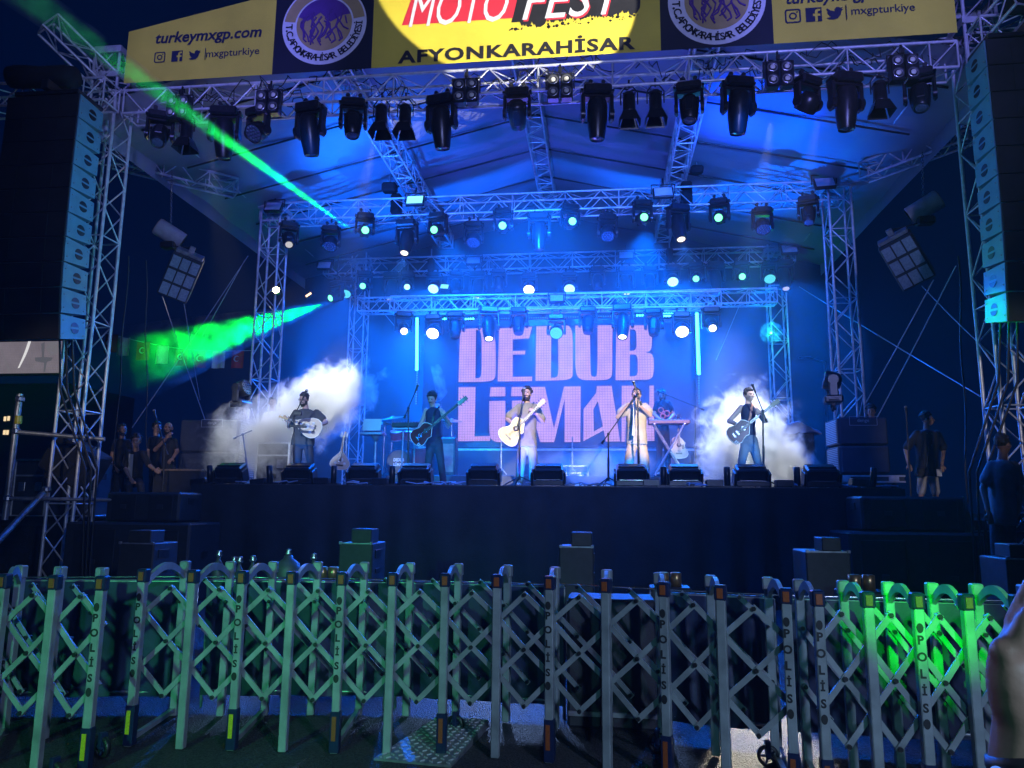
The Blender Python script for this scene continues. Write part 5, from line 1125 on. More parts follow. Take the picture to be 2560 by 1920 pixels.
_, G4 = person('man in a loose tan shirt leaning his head back to play a long pale flute', 13.1, dict(head=(1591, 988), sl=(1566, 1015), sr=(1616, 1016), el=(1544, 1042, -.12), er=(1625, 1038, -.12), wl=(1572, 1010, -.30), wr=(1600, 1015, -.30), hl=(1581, 1004, -.31), hr=(1590, 1010, -.31), hip=(1592, 1095), kl=(1573, 1148, -.14), kr=(1612, 1148), al=(1572, 1192, .10), ar=(1615, 1198, -.06)), 'sh_tan', 'tr_tan', 'short', -6, 32, '', sleeve=.6, loose=.03)
_, G5 = person('man in a black tee with an orange print playing the keyboard on the riser', 16.4, dict(head=(1656, 988), sl=(1640, 1008), sr=(1674, 1007), el=(1635, 1036, -.05), er=(1684, 1037, -.05), wl=(1651, 1049, -.30), wr=(1673, 1049, -.30), hl=(1656, 1051, -.36), hr=(1670, 1051, -.36), hip=(1657, 1068), kl=(1648, 1108), kr=(1668, 1108), al=(1646, 1148), ar=(1670, 1148)), 'sh_black', 'tr_dark', 'short', -12, -22, 'mb', extra=shirtprint, floor=ST+.32)
_, G6 = person('young man in a sleeveless top playing an electric guitar before white smoke', 13.3, dict(head=(1873, 989), sl=(1850, 1019), sr=(1889, 1018), el=(1823, 1053, -.06), er=(1911, 1052, -.12), wl=(1846, 1062, -.26), wr=(1905, 1038, -.28), hl=(1855, 1067, -.29), hr=(1899, 1031, -.30), hip=(1873, 1094), kl=(1855, 1148, -.05), kr=(1893, 1148, -.02), al=(1848, 1198, -.03), ar=(1906, 1198, -.03)), 'sh_navy', 'tr_grey', 'short', 28, 0, '', sleeve=0)
_, G7 = person('pale figure half hidden in the smoke beside the flight case at the left', 14.7, dict(head=(682, 1008), sl=(662, 1036), sr=(700, 1036), el=(655, 1068), er=(706, 1064), wl=(664, 1092, -.15), wr=(700, 1080, -.25), hl=(668, 1096, -.2), hr=(698, 1074, -.3), hip=(681, 1098), kl=(672, 1146), kr=(691, 1146), al=(672, 1192), ar=(692, 1192)), 'tee', 'tr_grey', 'short', 30, 0, '')
_, G8 = person('crew man in black looking up with lowered arms, farthest left of the crew', 13.7, dict(head=(306, 1076), sl=(288, 1104), sr=(324, 1105), el=(281, 1137), er=(331, 1138), wl=(288, 1163, -.1), wr=(327, 1165, -.1), hl=(292, 1172, -.12), hr=(326, 1174, -.12), hip=(303, 1168), kl=(292, 1208), kr=(312, 1208), al=(290, 1250), ar=(313, 1250)), 'sh_black', 'tr_dark', 'short', 50, 14, 'mb', skin='skin2', floor=1.23)
_, G9 = person('young crew man in a white tee bending forward with a hand on his knee', 13.2, dict(head=(340, 1104, -.12), sl=(316, 1131), sr=(362, 1133), el=(311, 1167, -.1), er=(372, 1162, -.05), wl=(322, 1190, -.2), wr=(384, 1172, -.15), hl=(328, 1199, -.24), hr=(390, 1176, -.2), hip=(334, 1196, .15), kl=(322, 1212, -.25), kr=(352, 1212, -.25), al=(322, 1255, -.2), ar=(354, 1255, -.2)), 'sh_black', 'tr_dark', 'fluffy', 25, -4, '', sleeve=1.1, extra=tee, floor=1.23)
_, G10 = person('crew man in black seen in profile behind a microphone stand', 14.1, dict(head=(392, 1070), sl=(376, 1097), sr=(408, 1098), el=(370, 1130), er=(413, 1130), wl=(376, 1156, -.1), wr=(410, 1156, -.1), hl=(380, 1164, -.12), hr=(411, 1164, -.12), hip=(391, 1160), kl=(382, 1204), kr=(400, 1204), al=(382, 1246), ar=(401, 1246)), 'sh_black', 'tr_dark', 'short', 65, 0, '', floor=1.23)
_, G11 = person('bald bearded crew man holding a microphone to his mouth on the wing at the left', 13.8, dict(head=(421, 1071), sl=(405, 1101), sr=(439, 1102), el=(388, 1125, -.1), er=(443, 1129), wl=(414, 1098, -.26), wr=(432, 1146, -.15), hl=(420, 1090, -.26), hr=(428, 1149, -.2), hip=(421, 1164), kl=(411, 1206), kr=(431, 1206), al=(411, 1250), ar=(432, 1250)), 'sh_black', 'tr_dark', 'bald', 20, 0, 'mb', skin='skin2', floor=1.23)
_, G12 = person('crew man in a black shirt and pale beige shorts with a belt pouch, looking right', 14.6, dict(head=(2319, 1049), sl=(2286, 1084), sr=(2348, 1084), el=(2264, 1124), er=(2359, 1124), wl=(2270, 1156, -.12), wr=(2355, 1158, -.05), hl=(2274, 1166, -.14), hr=(2356, 1168, -.06), hip=(2318, 1172), kl=(2303, 1222), kr=(2338, 1222), al=(2303, 1262), ar=(2339, 1262)), 'sh_black', 'tr_beige', 'curly', 62, 0, '', sleeve=.85, shorts=True, extra=pouch, loose=.02, floor=1.33)
_, G13 = person('dark-haired man whose head just shows above the speaker stack at the right', 15.4, dict(head=(2178, 1030), sl=(2160, 1062), sr=(2202, 1062), el=(2154, 1100), er=(2208, 1100), wl=(2160, 1126), wr=(2204, 1126), hl=(2162, 1134), hr=(2204, 1134), hip=(2180, 1136), kl=(2170, 1186), kr=(2190, 1186), al=(2170, 1228), ar=(2191, 1228)), 'sh_black', 'tr_dark', 'fluffy', -20, -10, '', floor=1.33)
_, G14 = person('man in a grey tee standing in the dark behind the tower at the right edge', 10.0, dict(head=(2508, 1112), sl=(2474, 1164), sr=(2538, 1164), el=(2458, 1222), er=(2552, 1224), wl=(2470, 1276, -.1), wr=(2546, 1278, -.1), hl=(2474, 1290, -.12), hr=(2544, 1292, -.12), hip=(2506, 1286), kl=(2492, 1360), kr=(2520, 1360), al=(2492, 1436), ar=(2521, 1436)), 'sh_greytee', 'tr_dark', 'short', 120, 0, '', skin='skin2', loose=.02, floor=0) if M.setdefault('sh_greytee', mat('grey_tee', (.2, .2, .2), .8, 0, .1, 8, .5, 12)) else (0, 0)
# drummer behind the bass player
_, G15 = person('drummer mostly hidden behind the bass player', 17.0, dict(head=(1094, 1016), sl=(1078, 1036), sr=(1110, 1036), el=(1072, 1060, -.1), er=(1116, 1062, -.1), wl=(1062, 1068, -.35), wr=(1120, 1070, -.35), hl=(1058, 1066, -.4), hr=(1121, 1066, -.4), hip=(1094, 1092), kl=(1080, 1100, -.4), kr=(1108, 1100, -.4), al=(1080, 1142, -.4), ar=(1108, 1142, -.4)), 'sh_black', 'tr_dark', 'short', 0, -8, '', floor=ST+.32)
# ------------------------------------------------------------------ instruments
def fr3(c, d, n):
    d = V(d).normalized(); n = V(n); n = (n-d*n.dot(d)).normalized(); return Matrix((d, n.cross(d), n)).transposed()
def prof(pts, n=28):
    out = []
    for i in range(n+1):
        t = i/n
        for (a, wa), (b, wb) in zip(pts[:-1], pts[1:]):
            if a <= t <= b: u = (t-a)/(b-a); u = u*u*(3-2*u)*.5+u*.5; out.append((t, wa+(wb-wa)*u)); break
    return out
M['spruce'] = mat('spruce_top', (.70, .43, .07), .35, 0, .1, 4); M['spruce2'] = mat('pale_spruce', (.5, .36, .24), .4, 0, .1, 4); M['rosewood'] = mat('dark_rosewood', (.05, .025, .016), .35, 0, .3, 9)
M['maple'] = mat('maple_neck', (.52, .36, .18), .35, 0, .1, 6); M['sunburst'] = mat('dark_sunburst', (.035, .010, .008), .18, 0, .6, 3); M['bassred'] = mat('bass_red_brown', (.10, .018, .02), .2, 0, .4, 3); M['ivory'] = mat('ivory_binding', (.7, .66, .55), .4)
ACO = [(0, .02), (.03, .11), (.10, .165), (.22, .192), (.36, .175), (.50, .128), (.60, .118), (.74, .14), (.87, .145), (.95, .115), (1, .04)]
ELE = [(0, .02), (.03, .09), (.12, .145), (.28, .165), (.42, .145), (.55, .125), (.68, .135), (.82, .14), (.92, .10), (1, .04)]
OUD = [(0, .02), (.04, .10), (.12, .155), (.26, .185), (.42, .180), (.60, .140), (.76, .09), (.90, .045), (1, .022)]
def instrument(name, label, c, d, n, kind, top, side, neck='maple', L=.5, th=.10, NL=.42, hs=.17, frets=True, cat=None, cut=True):
    t = empty(name, c, label, cat or 'guitar', None, fr3(c, d, n))
    P = prof({'aco': ACO, 'ele': ELE, 'oud': OUD}[kind]); x0 = -L*.52
    up = [(x0+t_*L, w_) for t_, w_ in P]; lo = [(x0+t_*L, -w_*(1-.78*((t_-.72)/.28)**.7 if cut and kind != 'oud' and t_ > .72 else 1)) for t_, w_ in P][::-1]; out = up+lo
    m = MB(); o = V((0, 0, -th/2))
    if kind == 'oud':
        nu = 14; vs = []
        for t_, w_ in P:
            for k in range(nu+1): a = math.pi*k/nu; vs.append((x0+t_*L, w_*math.cos(a), -.16*(w_/.185)*math.sin(a)))
        m._add(vs, [(i*(nu+1)+k, i*(nu+1)+k+1, (i+1)*(nu+1)+k+1, (i+1)*(nu+1)+k) for i in range(len(P)-1) for k in range(nu)], True); zf = .004
    else: m.prism(out, o, X_, V((0, 1, 0)), th); zf = th/2+.003
    m.build('body', M[side], t, False)
    m = MB(); s = .965; m.prism([(x*s, y*s) for x, y in out], V((0, 0, zf-.002)), X_, V((0, 1, 0)), .004); m.build('soundboard', M[top], t, False)
    m = MB().prism([(x*1.004, y*1.012) for x, y in out], V((0, 0, zf-.006)), X_, V((0, 1, 0)), .0035); m.build('binding', M['ivory'], t, False)
    xe = x0+L; m = MB().box((xe+NL/2-.04, 0, zf+.002), (NL+.12, .046, .022), ch=.006)
    m.build('neck', M[neck], t, False); m = MB().box((xe+NL/2-.10, 0, zf+.016), (NL+.2, .044, .008)); fb = m.build('fingerboard', M['rosewood'], t, False)
    if frets:
        m = MB()
        for k in range(1, 19): x = xe+NL+.01-(NL+.2)*(1-2**(-k/11.)); m.box((x, 0, zf+.021), (.004, .044, .003))
        m.build('frets', M['chrome'], fb, False)
    if kind == 'oud': A, B = V((xe+NL, 0, zf)), V((xe+NL+hs*.75, 0, zf-hs*.75)) if False else V((xe+NL+hs, 0, zf-.05))
    else: A, B = V((xe+NL, 0, zf)), V((xe+NL+hs, 0, zf-.02))
    m = MB(); dd = (B-A).normalized(); Rb = axes(A, B) if abs(dd.z) < .99 else Matrix(); m.box((A+B)/2, ((B-A).length, .012, .075 if kind != 'oud' else .04), Matrix((dd, V((0, 0, 1)), dd.cross(V((0, 0, 1))))).transposed(), .004); hsk = m.build('headstock', M[neck if kind != 'ele' else 'rosewood'], t, False)
    m = MB()
    for k in range(3 if kind != 'oud' else 5):
        p = A.lerp(B, (k+.6)/(3.3 if kind != 'oud' else 5.3))
        for q in (-1, 1): m.tube(p+V((0, q*.030, 0)), p+V((0, q*.062, 0)), .007, 6).ell(p+V((0, q*.064, 0)), (.010, .008, .012), None, 7, 5)
    m.build('tuning_pegs', M['chrome' if kind != 'oud' else 'ivory'], hsk, False)
    bx = x0+L*.24; MB().box((bx, 0, zf+.008), (.03, .13 if kind != 'ele' else .08, .014), ch=.004).build('bridge', M['rosewood' if kind != 'ele' else 'chrome'], t, False)
    m = MB()
    for k in range(6): y = (k-2.5)*.0072; m.tube((bx, y*1.3, zf+.018), (xe+NL, y, zf+.024), .0014, 4, cap=False)
    m.build('strings', M['chrome'], t, False)
    if kind == 'aco':
        MB().lathe([(0, .003), (.048, .003), (.05, 0)], (x0+L*.62, 0, zf+.001), Z_, 20).build('sound_hole', M['rosewood'], t, False)
        m = MB().prism([(x0+L*.60, -.05), (x0+L*.44, -.06), (x0+L*.42, -.10), (x0+L*.52, -.115), (x0+L*.66, -.09)], V((0, 0, zf+.002)), X_, V((0, 1, 0)), .002); m.build('pickguard', M['rosewood'], t, False)
    elif kind == 'oud':
        for x, y, r in ((x0+L*.52, 0, .052), (x0+L*.34, .085, .026), (x0+L*.34, -.085, .026)): MB().lathe([(0, .004), (r, .004), (r, 0)], (x, y, zf+.001), Z_, 18).build('rosette', M['ivory'], t, False)
    else:
        for x in (x0+L*.4, x0+L*.68): MB().box((x, 0, zf+.008), (.035, .085, .016), ch=.004).build('pickup', M['chrome'], t, False)
        m = MB()
        for k in range(4): m.lathe([(.013, 0), (.011, .014), (0, .014)], (x0+L*(.10+.06*(k//2)), -.09-.03*(k % 2), zf), Z_, 10)
        m.build('knobs', M['ivory'], t, False)
    return t
def along(a, Ya, b, Yb): return at(*b, Yb)-at(*a, Ya)
instrument('oud', 'pale-faced lute with three white rosettes held by the man at the left', at(767, 1065, 12.86), along((767, 1065), 12.86, (712, 1045), 12.82), (.32, -1, .12), 'oud', 'spruce2', 'rosewood', 'maple', .54, .1, .10, .2, False, 'lute')
IB = instrument('bass_guitar', 'dark red bass guitar with a turquoise-lit headstock held by the man with a moustache', at(1058, 1084, 13.05), along((1058, 1084), 13.05, (1128, 1026), 13.02), (.1, -1, .05), 'ele', 'bassred', 'rosewood', 'maple', .46, .045, .60, .2)
IA = instrument('acoustic_guitar', 'yellow-topped acoustic guitar with dark sides held by the singer', at(1285, 1078, 12.48), along((1285, 1078), 12.48, (1352, 1010), 12.52), (.12, -1, .08), 'aco', 'spruce', 'rosewood', 'maple', .50, .10, .34, .16)
IE = instrument('electric_guitar', 'dark sunburst electric guitar with ivory edging held by the man in the smoke', at(1850, 1078, 12.95), along((1850, 1078), 12.95, (1925, 1018), 12.92), (-.1, -1, .06), 'ele', 'sunburst', 'rosewood', 'rosewood', .44, .05, .46, .16)
p = at(1697, 1119, 16.2); gs = instrument('acoustic_guitar', 'acoustic guitar standing upright on the riser below the keyboard', p, (.02, .12, 1), (0, -1, .12), 'aco', 'spruce2', 'rosewood', 'rosewood', .48, .10, .34, .16)
p = at(851, 1150, 13.6); instrument('long_neck_lute', 'small blue-lit long-necked lute leaning on a stand beside the lute player', p, (.08, .1, 1), (.2, -1, .1), 'oud', 'spruce2', 'rosewood', 'maple', .36, .1, .26, .12, False, 'lute')
def strap(gt, g, m):
    a = g['sr']+V((-.05, .02, .085)); b = g['hip'].lerp(a, .52)+V((-.03, -.16, 0)); c = g['hip'].lerp(g['sl'], .35)+V((-.06, -.14, 0)); mm = MB()
    pts = [a+V((0, .10, -.10)), a, a+V((-.005, -.09, -.05)), a.lerp(b, .45)+V((0, -.09, 0)), b, c]; vs = []
    for p in pts: vs += [p+V((-.022, 0, -.014)), p+V((.022, 0, .014))]
    mm._add(vs, [(2*i, 2*i+1, 2*i+3, 2*i+2) for i in range(len(pts)-1)], True); mm.build('strap', m, gt)
M['strapred'] = mat('patterned_strap', (.5, .2, .12), .7, 0, .6, 60)
strap(IB, G2, M['black']); strap(IA, G3, M['rosewood']); strap(IE, G6, M['strapred'])
# flute
a, b = at(1586, 1001, 12.76), at(1584, 1082, 12.72); t = empty('flute', a, 'long pale flute', 'flute'); t['label'] = 'long pale end-blown flute pointing straight down from the mouth of the man in tan'
MB().tube(a, b, .017, 12, .026).build('tube', M['ivory'], t); MB().lathe([(.027, 0), (.036, .05), (.034, .055), (.02, .05)], b+Z_*.01, -Z_, 14).build('bell', M['ivory'], t)
# ------------------------------------------------------------------ stands, keyboards, drums
def micstand(base, top, tip, Y, label, floor=ST, mic=True, tri=.28, dY=0., m='black', name='microphone_stand'):
    b = at(*base, Y); b.z = floor; tp = at(*top, Y); tp.x, tp.y = b.x+(tp.x-b.x)*1., Y; q = at(*tip, Y+dY) if tip else tp
    t = empty(name, b, label, 'microphone stand' if mic else 'stand')
    MB().tube(b+Z_*.10, tp, .014, 8).tube(b+Z_*.1, b.lerp(tp, .55), .019, 8).build('pole', M[m], t)
    for k in range(3): a = rad(90+120*k+20); MB().tube(b+Z_*.16, b+V((tri*math.cos(a), tri*math.sin(a), .015)), .011, 6).build('leg', M[m], t)
    if tip:
        d = (q-tp).normalized(); MB().tube(tp-d*.14, q, .010, 7).ell(tp, (.026,)*3).tube(tp-d*.2, tp-d*.13, .02, 8).build('boom', M[m], t)
    else: d = Z_
    if mic: mm = MB().tube(q, q+d*.13, .015, 10, .021).ell(q+d*.15, (.028,)*3).build('microphone', M['black'], t); MB().ell(q+d*.155, (.0285, .0285, .026)).build('grille_ball', M['steel'], mm)
    return t
micstand((736, 1200), (735, 1042), (757, 996), 12.6, 'boom microphone stand with small black boxes in front of the lute player')
c = at(744, 1033, 12.55); tag(MB().box(c, (.16, .05, .08), ch=.01).build('control_box', M['black']), 'small black control box clamped to the stand before the lute player', 'control box'); tag(MB().box(at(745, 1066, 12.55), (.32, .05, .04), Matrix.Rotation(rad(3), 3, 'Y'), .01).build('music_shelf', M['black']), 'narrow black shelf on the stand across the lute', 'shelf')
micstand((1021, 1190), (1021, 1020), (1037, 982), 13.1, 'boom microphone stand beside the bass player'); micstand((1299, 1203), (1299, 1040), (1307, 994), 12.4, 'microphone stand at the centre of the stage in front of the singer', tri=.34)
micstand((1597, 1200), (1594, 985), (1591, 976), 12.5, 'straight microphone stand in front of the wind player'); micstand((1521, 1198), (1521, 1085), (1576, 1008), 12.7, 'boom microphone stand slanting up to the hands of the wind player', dY=-.05)
micstand((1909, 1198), (1907, 1028), (1889, 982), 12.75, 'boom microphone stand in front of the guitarist in the smoke'); micstand((411, 1215), (411, 1112), (391, 1046), 13.0, 'boom microphone stand with a crossbar among the crew at the left', floor=1.23)
micstand((2274, 1212), (2266, 1040), None, 13.6, 'straight microphone stand beside the crew man in beige shorts', floor=1.33, tri=.4); micstand((1738, 1150), (1738, 1016), (1660, 984), 16.0, 'long boom microphone stand reaching from the right to the keyboard player', floor=ST+.32)
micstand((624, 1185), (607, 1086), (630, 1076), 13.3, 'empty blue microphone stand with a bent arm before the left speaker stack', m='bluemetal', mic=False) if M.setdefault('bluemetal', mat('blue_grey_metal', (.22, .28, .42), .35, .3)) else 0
micstand((866, 1185), (866, 1085), None, 13.7, 'pale instrument stand leaning beside the small long-necked lute', m='bluemetal', mic=False, tri=.2)
for px, d in ((1253, 'left of the singer'), (1431, 'right of the singer')): micstand((px, 1172), (px, 1092), None, 16.0, 'thin short pole with a dark top on the riser, %s' % d, floor=ST+.32, mic=False, tri=.12, m='steel')
# keyboard and x stand
def keyboard(x0, x1, y, Y, floor, label, xstand=True, legs=()):
    a, b = at(x0, y, Y), at(x1, y, Y); w = b.x-a.x; c = (a+b)/2; t = empty('keyboard', (c.x, Y, c.z), label, 'keyboard')
    MB().box(c+V((0, .0, 0)), (w, .30, .09), ch=.015).build('case', M['keyred'] if xstand else M['speaker'], t)
    m = MB(); n = 30
    for i in range(n): m.box(c+V((w*(-.46+.92*(i+.5)/n), .08, .05)), (w*.92/n*.86, .13, .02))
    m.build('white_keys', M['white'], t); m = MB()
    for i in range(n):
        if i % 7 not in (2, 6): m.box(c+V((w*(-.46+.92*(i+1)/n), .05, .066)), (w*.92/n*.45, .09, .016))
    m.build('black_keys', M['black'], t); m = MB()
    for i in range(9): m.lathe([(.012, 0), (.010, .016), (0, .016)], c+V((w*(-.4+.09*i), -.09, .045)), Z_, 8)
    m.build('knobs', M['steel'], t)
    s = empty('keyboard_stand', (c.x, Y, floor), ('crossed black keyboard stand under the ' if xstand else 'legged blue-lit stand under the ')+('red-edged keyboard' if xstand else 'small mixer keyboard'), 'stand')
    h = c.z-.05
    if xstand:
        for q in (-1, 1):
            for dy in (-.12, .12): MB().tube((c.x-q*w*.36, Y+dy+q*.02, h), (c.x+q*w*.36, Y+dy+q*.02, floor+.02), .018, 8).build('cross_leg', M['steel'], s)
        for q in (-1, 1): MB().tube((c.x+q*w*.36, Y-.2, h), (c.x+q*w*.36, Y+.2, h), .018, 8).build('cross_bar', M['steel'], s); MB().tube((c.x+q*w*.36, Y-.25, floor+.02), (c.x+q*w*.36, Y+.25, floor+.02), .018, 8).build('foot_bar', M['steel'], s)
    else:
        MB().box((c.x, Y, h-.02), (w*.9, .28, .03)).build('top_plate', M['bluemetal'], s)
        for q in (-1, 1): MB().tube((c.x+q*w*.18, Y, h-.03), (c.x+q*w*.2, Y, floor+.01), .016, 8).build('leg', M['bluemetal'], s)
M['keyred'] = mat('dark_red_case', (.10, .015, .03), .35, 0, .2, 6)
keyboard(1620, 1724, 1056, 15.95, ST+.32, 'dark red-edged keyboard in front of the man with the orange print'); keyboard(984, 1062, 1064, 13.9, ST, 'small keyboard with a grey control strip beside the bass player', False)
# laptop on a stand
c = at(931, 1082, 13.8); t = empty('laptop', c, 'open laptop with a blank pale lid facing the crowd, left of the bass player', 'laptop'); w = .36
MB().box(c+V((0, .1, .03)), (w, .24, .018), ch=.005).build('base', M['steel'], t); R = Matrix.Rotation(rad(-14), 3, 'X'); MB().box(c+V((0, -.045, .15)), (w, .012, .235), R, .005).build('lid', M['lid'], t) if M.setdefault('lid', mat('silver_lid', (.55, .58, .6), .35, .3, .05)) else 0
s = empty('laptop_stand', (c.x, 13.8, ST), 'blue-lit table stand carrying the open laptop', 'stand'); MB().box(c+V((0, .04, -.02)), (.44, .32, .05), ch=.01).build('table_top', M['bluemetal'], s); MB().tube((c.x+.06, 13.84, ST+.02), c+V((.06, .04, -.05)), .022, 10).lathe([(.10, 0), (.03, -.12), (0, -.12)], c+V((.06, .04, -.045)), Z_, 12).build('pole', M['bluemetal'], s)
for k in range(3): a = rad(30+120*k); MB().tube((c.x+.06, 13.84, ST+.12), (c.x+.06+.26*math.cos(a), 13.84+.26*math.sin(a), ST+.012), .014, 7).build('leg', M['bluemetal'], s)
# drum kit
FZ = ST+.32; dk = at(1000, 1117, 16.6); t = empty('drum_kit', (dk.x, 16.6, FZ), 'red drum kit with cymbals and a lettered bass drum behind the bass player', 'drum kit')
M['drumred'] = mat('red_drum_shell', (.42, .035, .03), .2, 0, .25, 3); M['drumhead'] = mat('black_drum_head', (.02, .02, .024), .3); M['cymbal'] = mat('brass_cymbal', (.55, .45, .28), .3, .85, .1, 20)
def drum(c, ax, r, h, nm, hm):
    s = MB().lathe([(r, -h/2), (r, h/2)], c, ax, 26).build(nm, M['drumred'], t); ax = V(ax).normalized()
    MB().lathe([(0, 0), (r*.98, 0)], V(c)+ax*(h/2+.002), ax, 26).build('drum_head', M[hm], s)
    MB().lathe([(r+.004, h/2-.02), (r+.014, h/2-.01), (r+.004, h/2+.008)], c, ax, 26).lathe([(r+.004, -h/2+.02), (r+.014, -h/2+.01), (r+.004, -h/2-.008)], c, ax, 26).build('hoop', M['chrome'], s); return s
r = .28; bc = V((dk.x, 16.75, FZ+r+.03)); bd_ = drum(bc, (0, -1, 0), r, .42, 'bass_drum', 'drumhead')
lt = MB(); letter(lt, 'DEDUB', bc+V((0, -.216, .05)), X_, Z_, .24, height=.075, bold=.04); letter(lt, 'LÜMAN', bc+V((0, -.216, -.05)), X_, Z_, .24, height=.085, bold=.04); lt.build('lettering', M['white'], bd_)
for px, py, rr, hh_ in ((992, 1088, .15, .2), (1027, 1086, .16, .22)): q = at(px, py, 16.6); drum(q, (.0, -.45, 1), rr, hh_, 'tom', 'white')
q = at(1052, 1115, 16.6); drum((q.x, 16.6, FZ+.42), (0, -.08, 1), .21, .42, 'floor_tom', 'white'); q = at(1062, 1096, 16.9); drum((q.x, 16.9, FZ+.62), (0, -.1, 1), .18, .13, 'snare_drum', 'white')
for px, py, rr, tl in ((982, 1044, .27, -.12), (962, 1058, .24, .1), (1130, 1050, .25, .15)):
    q = at(px, py, 16.7); cy_ = MB().lathe([(rr, -.012), (rr*.5, .004), (.05, .012), (.03, .035), (0, .038)], q, (tl, -.22, 1), 30).build('cymbal', M['cymbal'], t); st_ = MB().tube((q.x, 16.7, FZ+.1), q-Z_*.02, .012, 7)
    for k in range(3): a = rad(120*k+40); st_.tube((q.x, 16.7, FZ+.22), (q.x+.24*math.cos(a), 16.7+.24*math.sin(a), FZ+.012), .011, 6)
    st_.build('cymbal_stand', M['chrome'], t)
# amplifier, screen base, effects bar, white cloth, desk of the crew
a, b = at(1106, 1093, 16.2), at(1128, 1155, 16.2); t = empty('guitar_amplifier', ((a.x+b.x)/2, 16.3, FZ), 'brown-fronted guitar amplifier behind the legs of the bass player', 'amplifier'); MB().box(((a.x+b.x)/2, 16.42, (a.z+FZ)/2), (b.x-a.x+.16, .3, a.z-FZ), ch=.02).build('cabinet', M['black'], t); MB().box(((a.x+b.x)/2, 16.262, (a.z+FZ)/2-.03), (b.x-a.x+.06, .012, (a.z-FZ)*.74)).build('grille_cloth', M['wood'], t)
m = MB().box((-1.1, 18.35, (FZ+2.9)/2), (6.4, .3, 2.9-FZ), ch=.01); tag(m.build('screen_base', M['speaker']), 'long dark box base under the video wall', 'screen base')
a, b = at(1436, 1187, 15.4), at(1552, 1187, 15.4); t = empty('floor_light_bar', ((a.x+b.x)/2, 15.4, ST), 'floor light bar with a row of round blue lenses, right of the singer', 'light bar'); MB().box(((a.x+b.x)/2, 15.45, ST+.09), (b.x-a.x, .12, .14), ch=.01).build('housing', M['black'], t)
for k in range(9): MB().lathe([(0, .012), (.035, .008), (.045, 0)], (a.x+(b.x-a.x)*(k+.5)/9, 15.385, ST+.1), (0, -1, 0), 14).build('lens', M['bluelens'] if 'bluelens' in M else M.setdefault('bluelens', glow('blue_lens', (.12, .3, 1), 1.0)), t)
a = at(2004, 1066, 15.2); m = MB(); m.grid(lambda u, w_: V((a.x+(u-.5)*.72+.05*math.sin(w_*6), 15.2+.5*w_, a.z+.14-.30*abs(u-.42)-.10*u+.05*noise.noise(V((u*5, w_*4, 2)))-.22*max(0, w_-.7))), 26, 18); m.grid(lambda u, w_: V((a.x+(u-.5)*.72, 15.2-.03*math.sin(u*13), a.z+.14-.30*abs(u-.42)-.10*u-w_*(.12+.10*math.sin(u*5)))), 26, 8)
cl = m.build('pale_cloth', M['palecloth'] if 'palecloth' in M else mat('pale_blue_cloth', (.32, .36, .5), .8, 0, .15, 5, .5, 10)); tag(cl, 'crumpled pale cloth thrown over gear right of the smoke', 'cloth')
b_ = MB().box((a.x, 15.45, (ST+a.z-.12)/2), (.5, .4, a.z-.12-ST), ch=.02); tag(b_.build('covered_box', M['speaker']), 'dark box standing under the crumpled pale cloth', 'box')
a, b = at(395, 1175, 13.3), at(470, 1215, 13.3); t = empty('mixing_desk', ((a.x+b.x)/2, 13.3, 1.23), 'monitor mixing desk with a wooden edge in front of the crew at the left', 'mixing desk'); MB().box(((a.x+b.x)/2+.1, 13.5, (1.23+a.z)/2), (.95, .5, a.z-1.23), ch=.02).build('desk_body', M['speaker'], t); MB().box(((a.x+b.x)/2+.1, 13.24, a.z+.0), (.97, .04, .03)).build('desk_edge', M['wood'], t)
m = MB()
for k in range(12): m.box(((a.x+b.x)/2-.3+.07*k, 13.42, a.z+.012), (.02, .2, .02))
m.build('faders', M['steel'], t)
# ------------------------------------------------------------------ spectator's raised arm at the right edge
OF = V((-.014, 0, 0))
t = empty('person', (.62, .72, .9), 'raised hand and wrist of a spectator at the lower right edge, close to the camera', 'person')
b = MB(); W = V((.405, .80, 1.262)); C = V((.425, .80, 1.345))
capsule(b, V((.45, .74, 1.0)), W, .045, .030)
b.ell(C, (.040, .030, .058), None, 14, 10).ell(V((.398, .795, 1.335)), (.022, .024, .05), None, 12, 8).ell(V((.392, .79, 1.366)), (.014, .016, .016))
capsule(b, W, C, .031, .034); capsule(b, V((.396, .79, 1.36)), V((.410, .78, 1.395)), .0135, .0125); capsule(b, V((.410, .78, 1.395)), V((.432, .772, 1.425)), .0125, .010)
for k, (dx, l) in enumerate(((.0, .9), (.021, 1.), (.042, .95), (.062, .78))):
    p = V((.412+dx*.85, .805, 1.392-.004*k)); q = p+V((.012, -.018, .045*l)); r = q+V((.006, -.034, .018)); capsule(b, p, q, .0115, .0105); capsule(b, q, r, .0105, .009)
b.v = [tuple(V(p)+OF) for p in b.v]; remesh(b, 'arm', M['skin2'], t, .0035, 5)
for z, rr, m_, nm in ((1.268, .0345, 'cable', 'wrist_band'), (1.245, .037, 'steel', 'bracelet')): MB().lathe([(rr-.004, -.008), (rr, -.008), (rr+.002, 0), (rr, .008), (rr-.004, .008)], V((.407, .797, z))+OF, (-.14, .2, 1), 28).build(nm, M[m_], t)
MB().ell((.358, .782, 1.262), (.006, .008, .006)).build('band_stud', M['bluelens'], t)  # stud glows with the lens emission, though it is no lamp
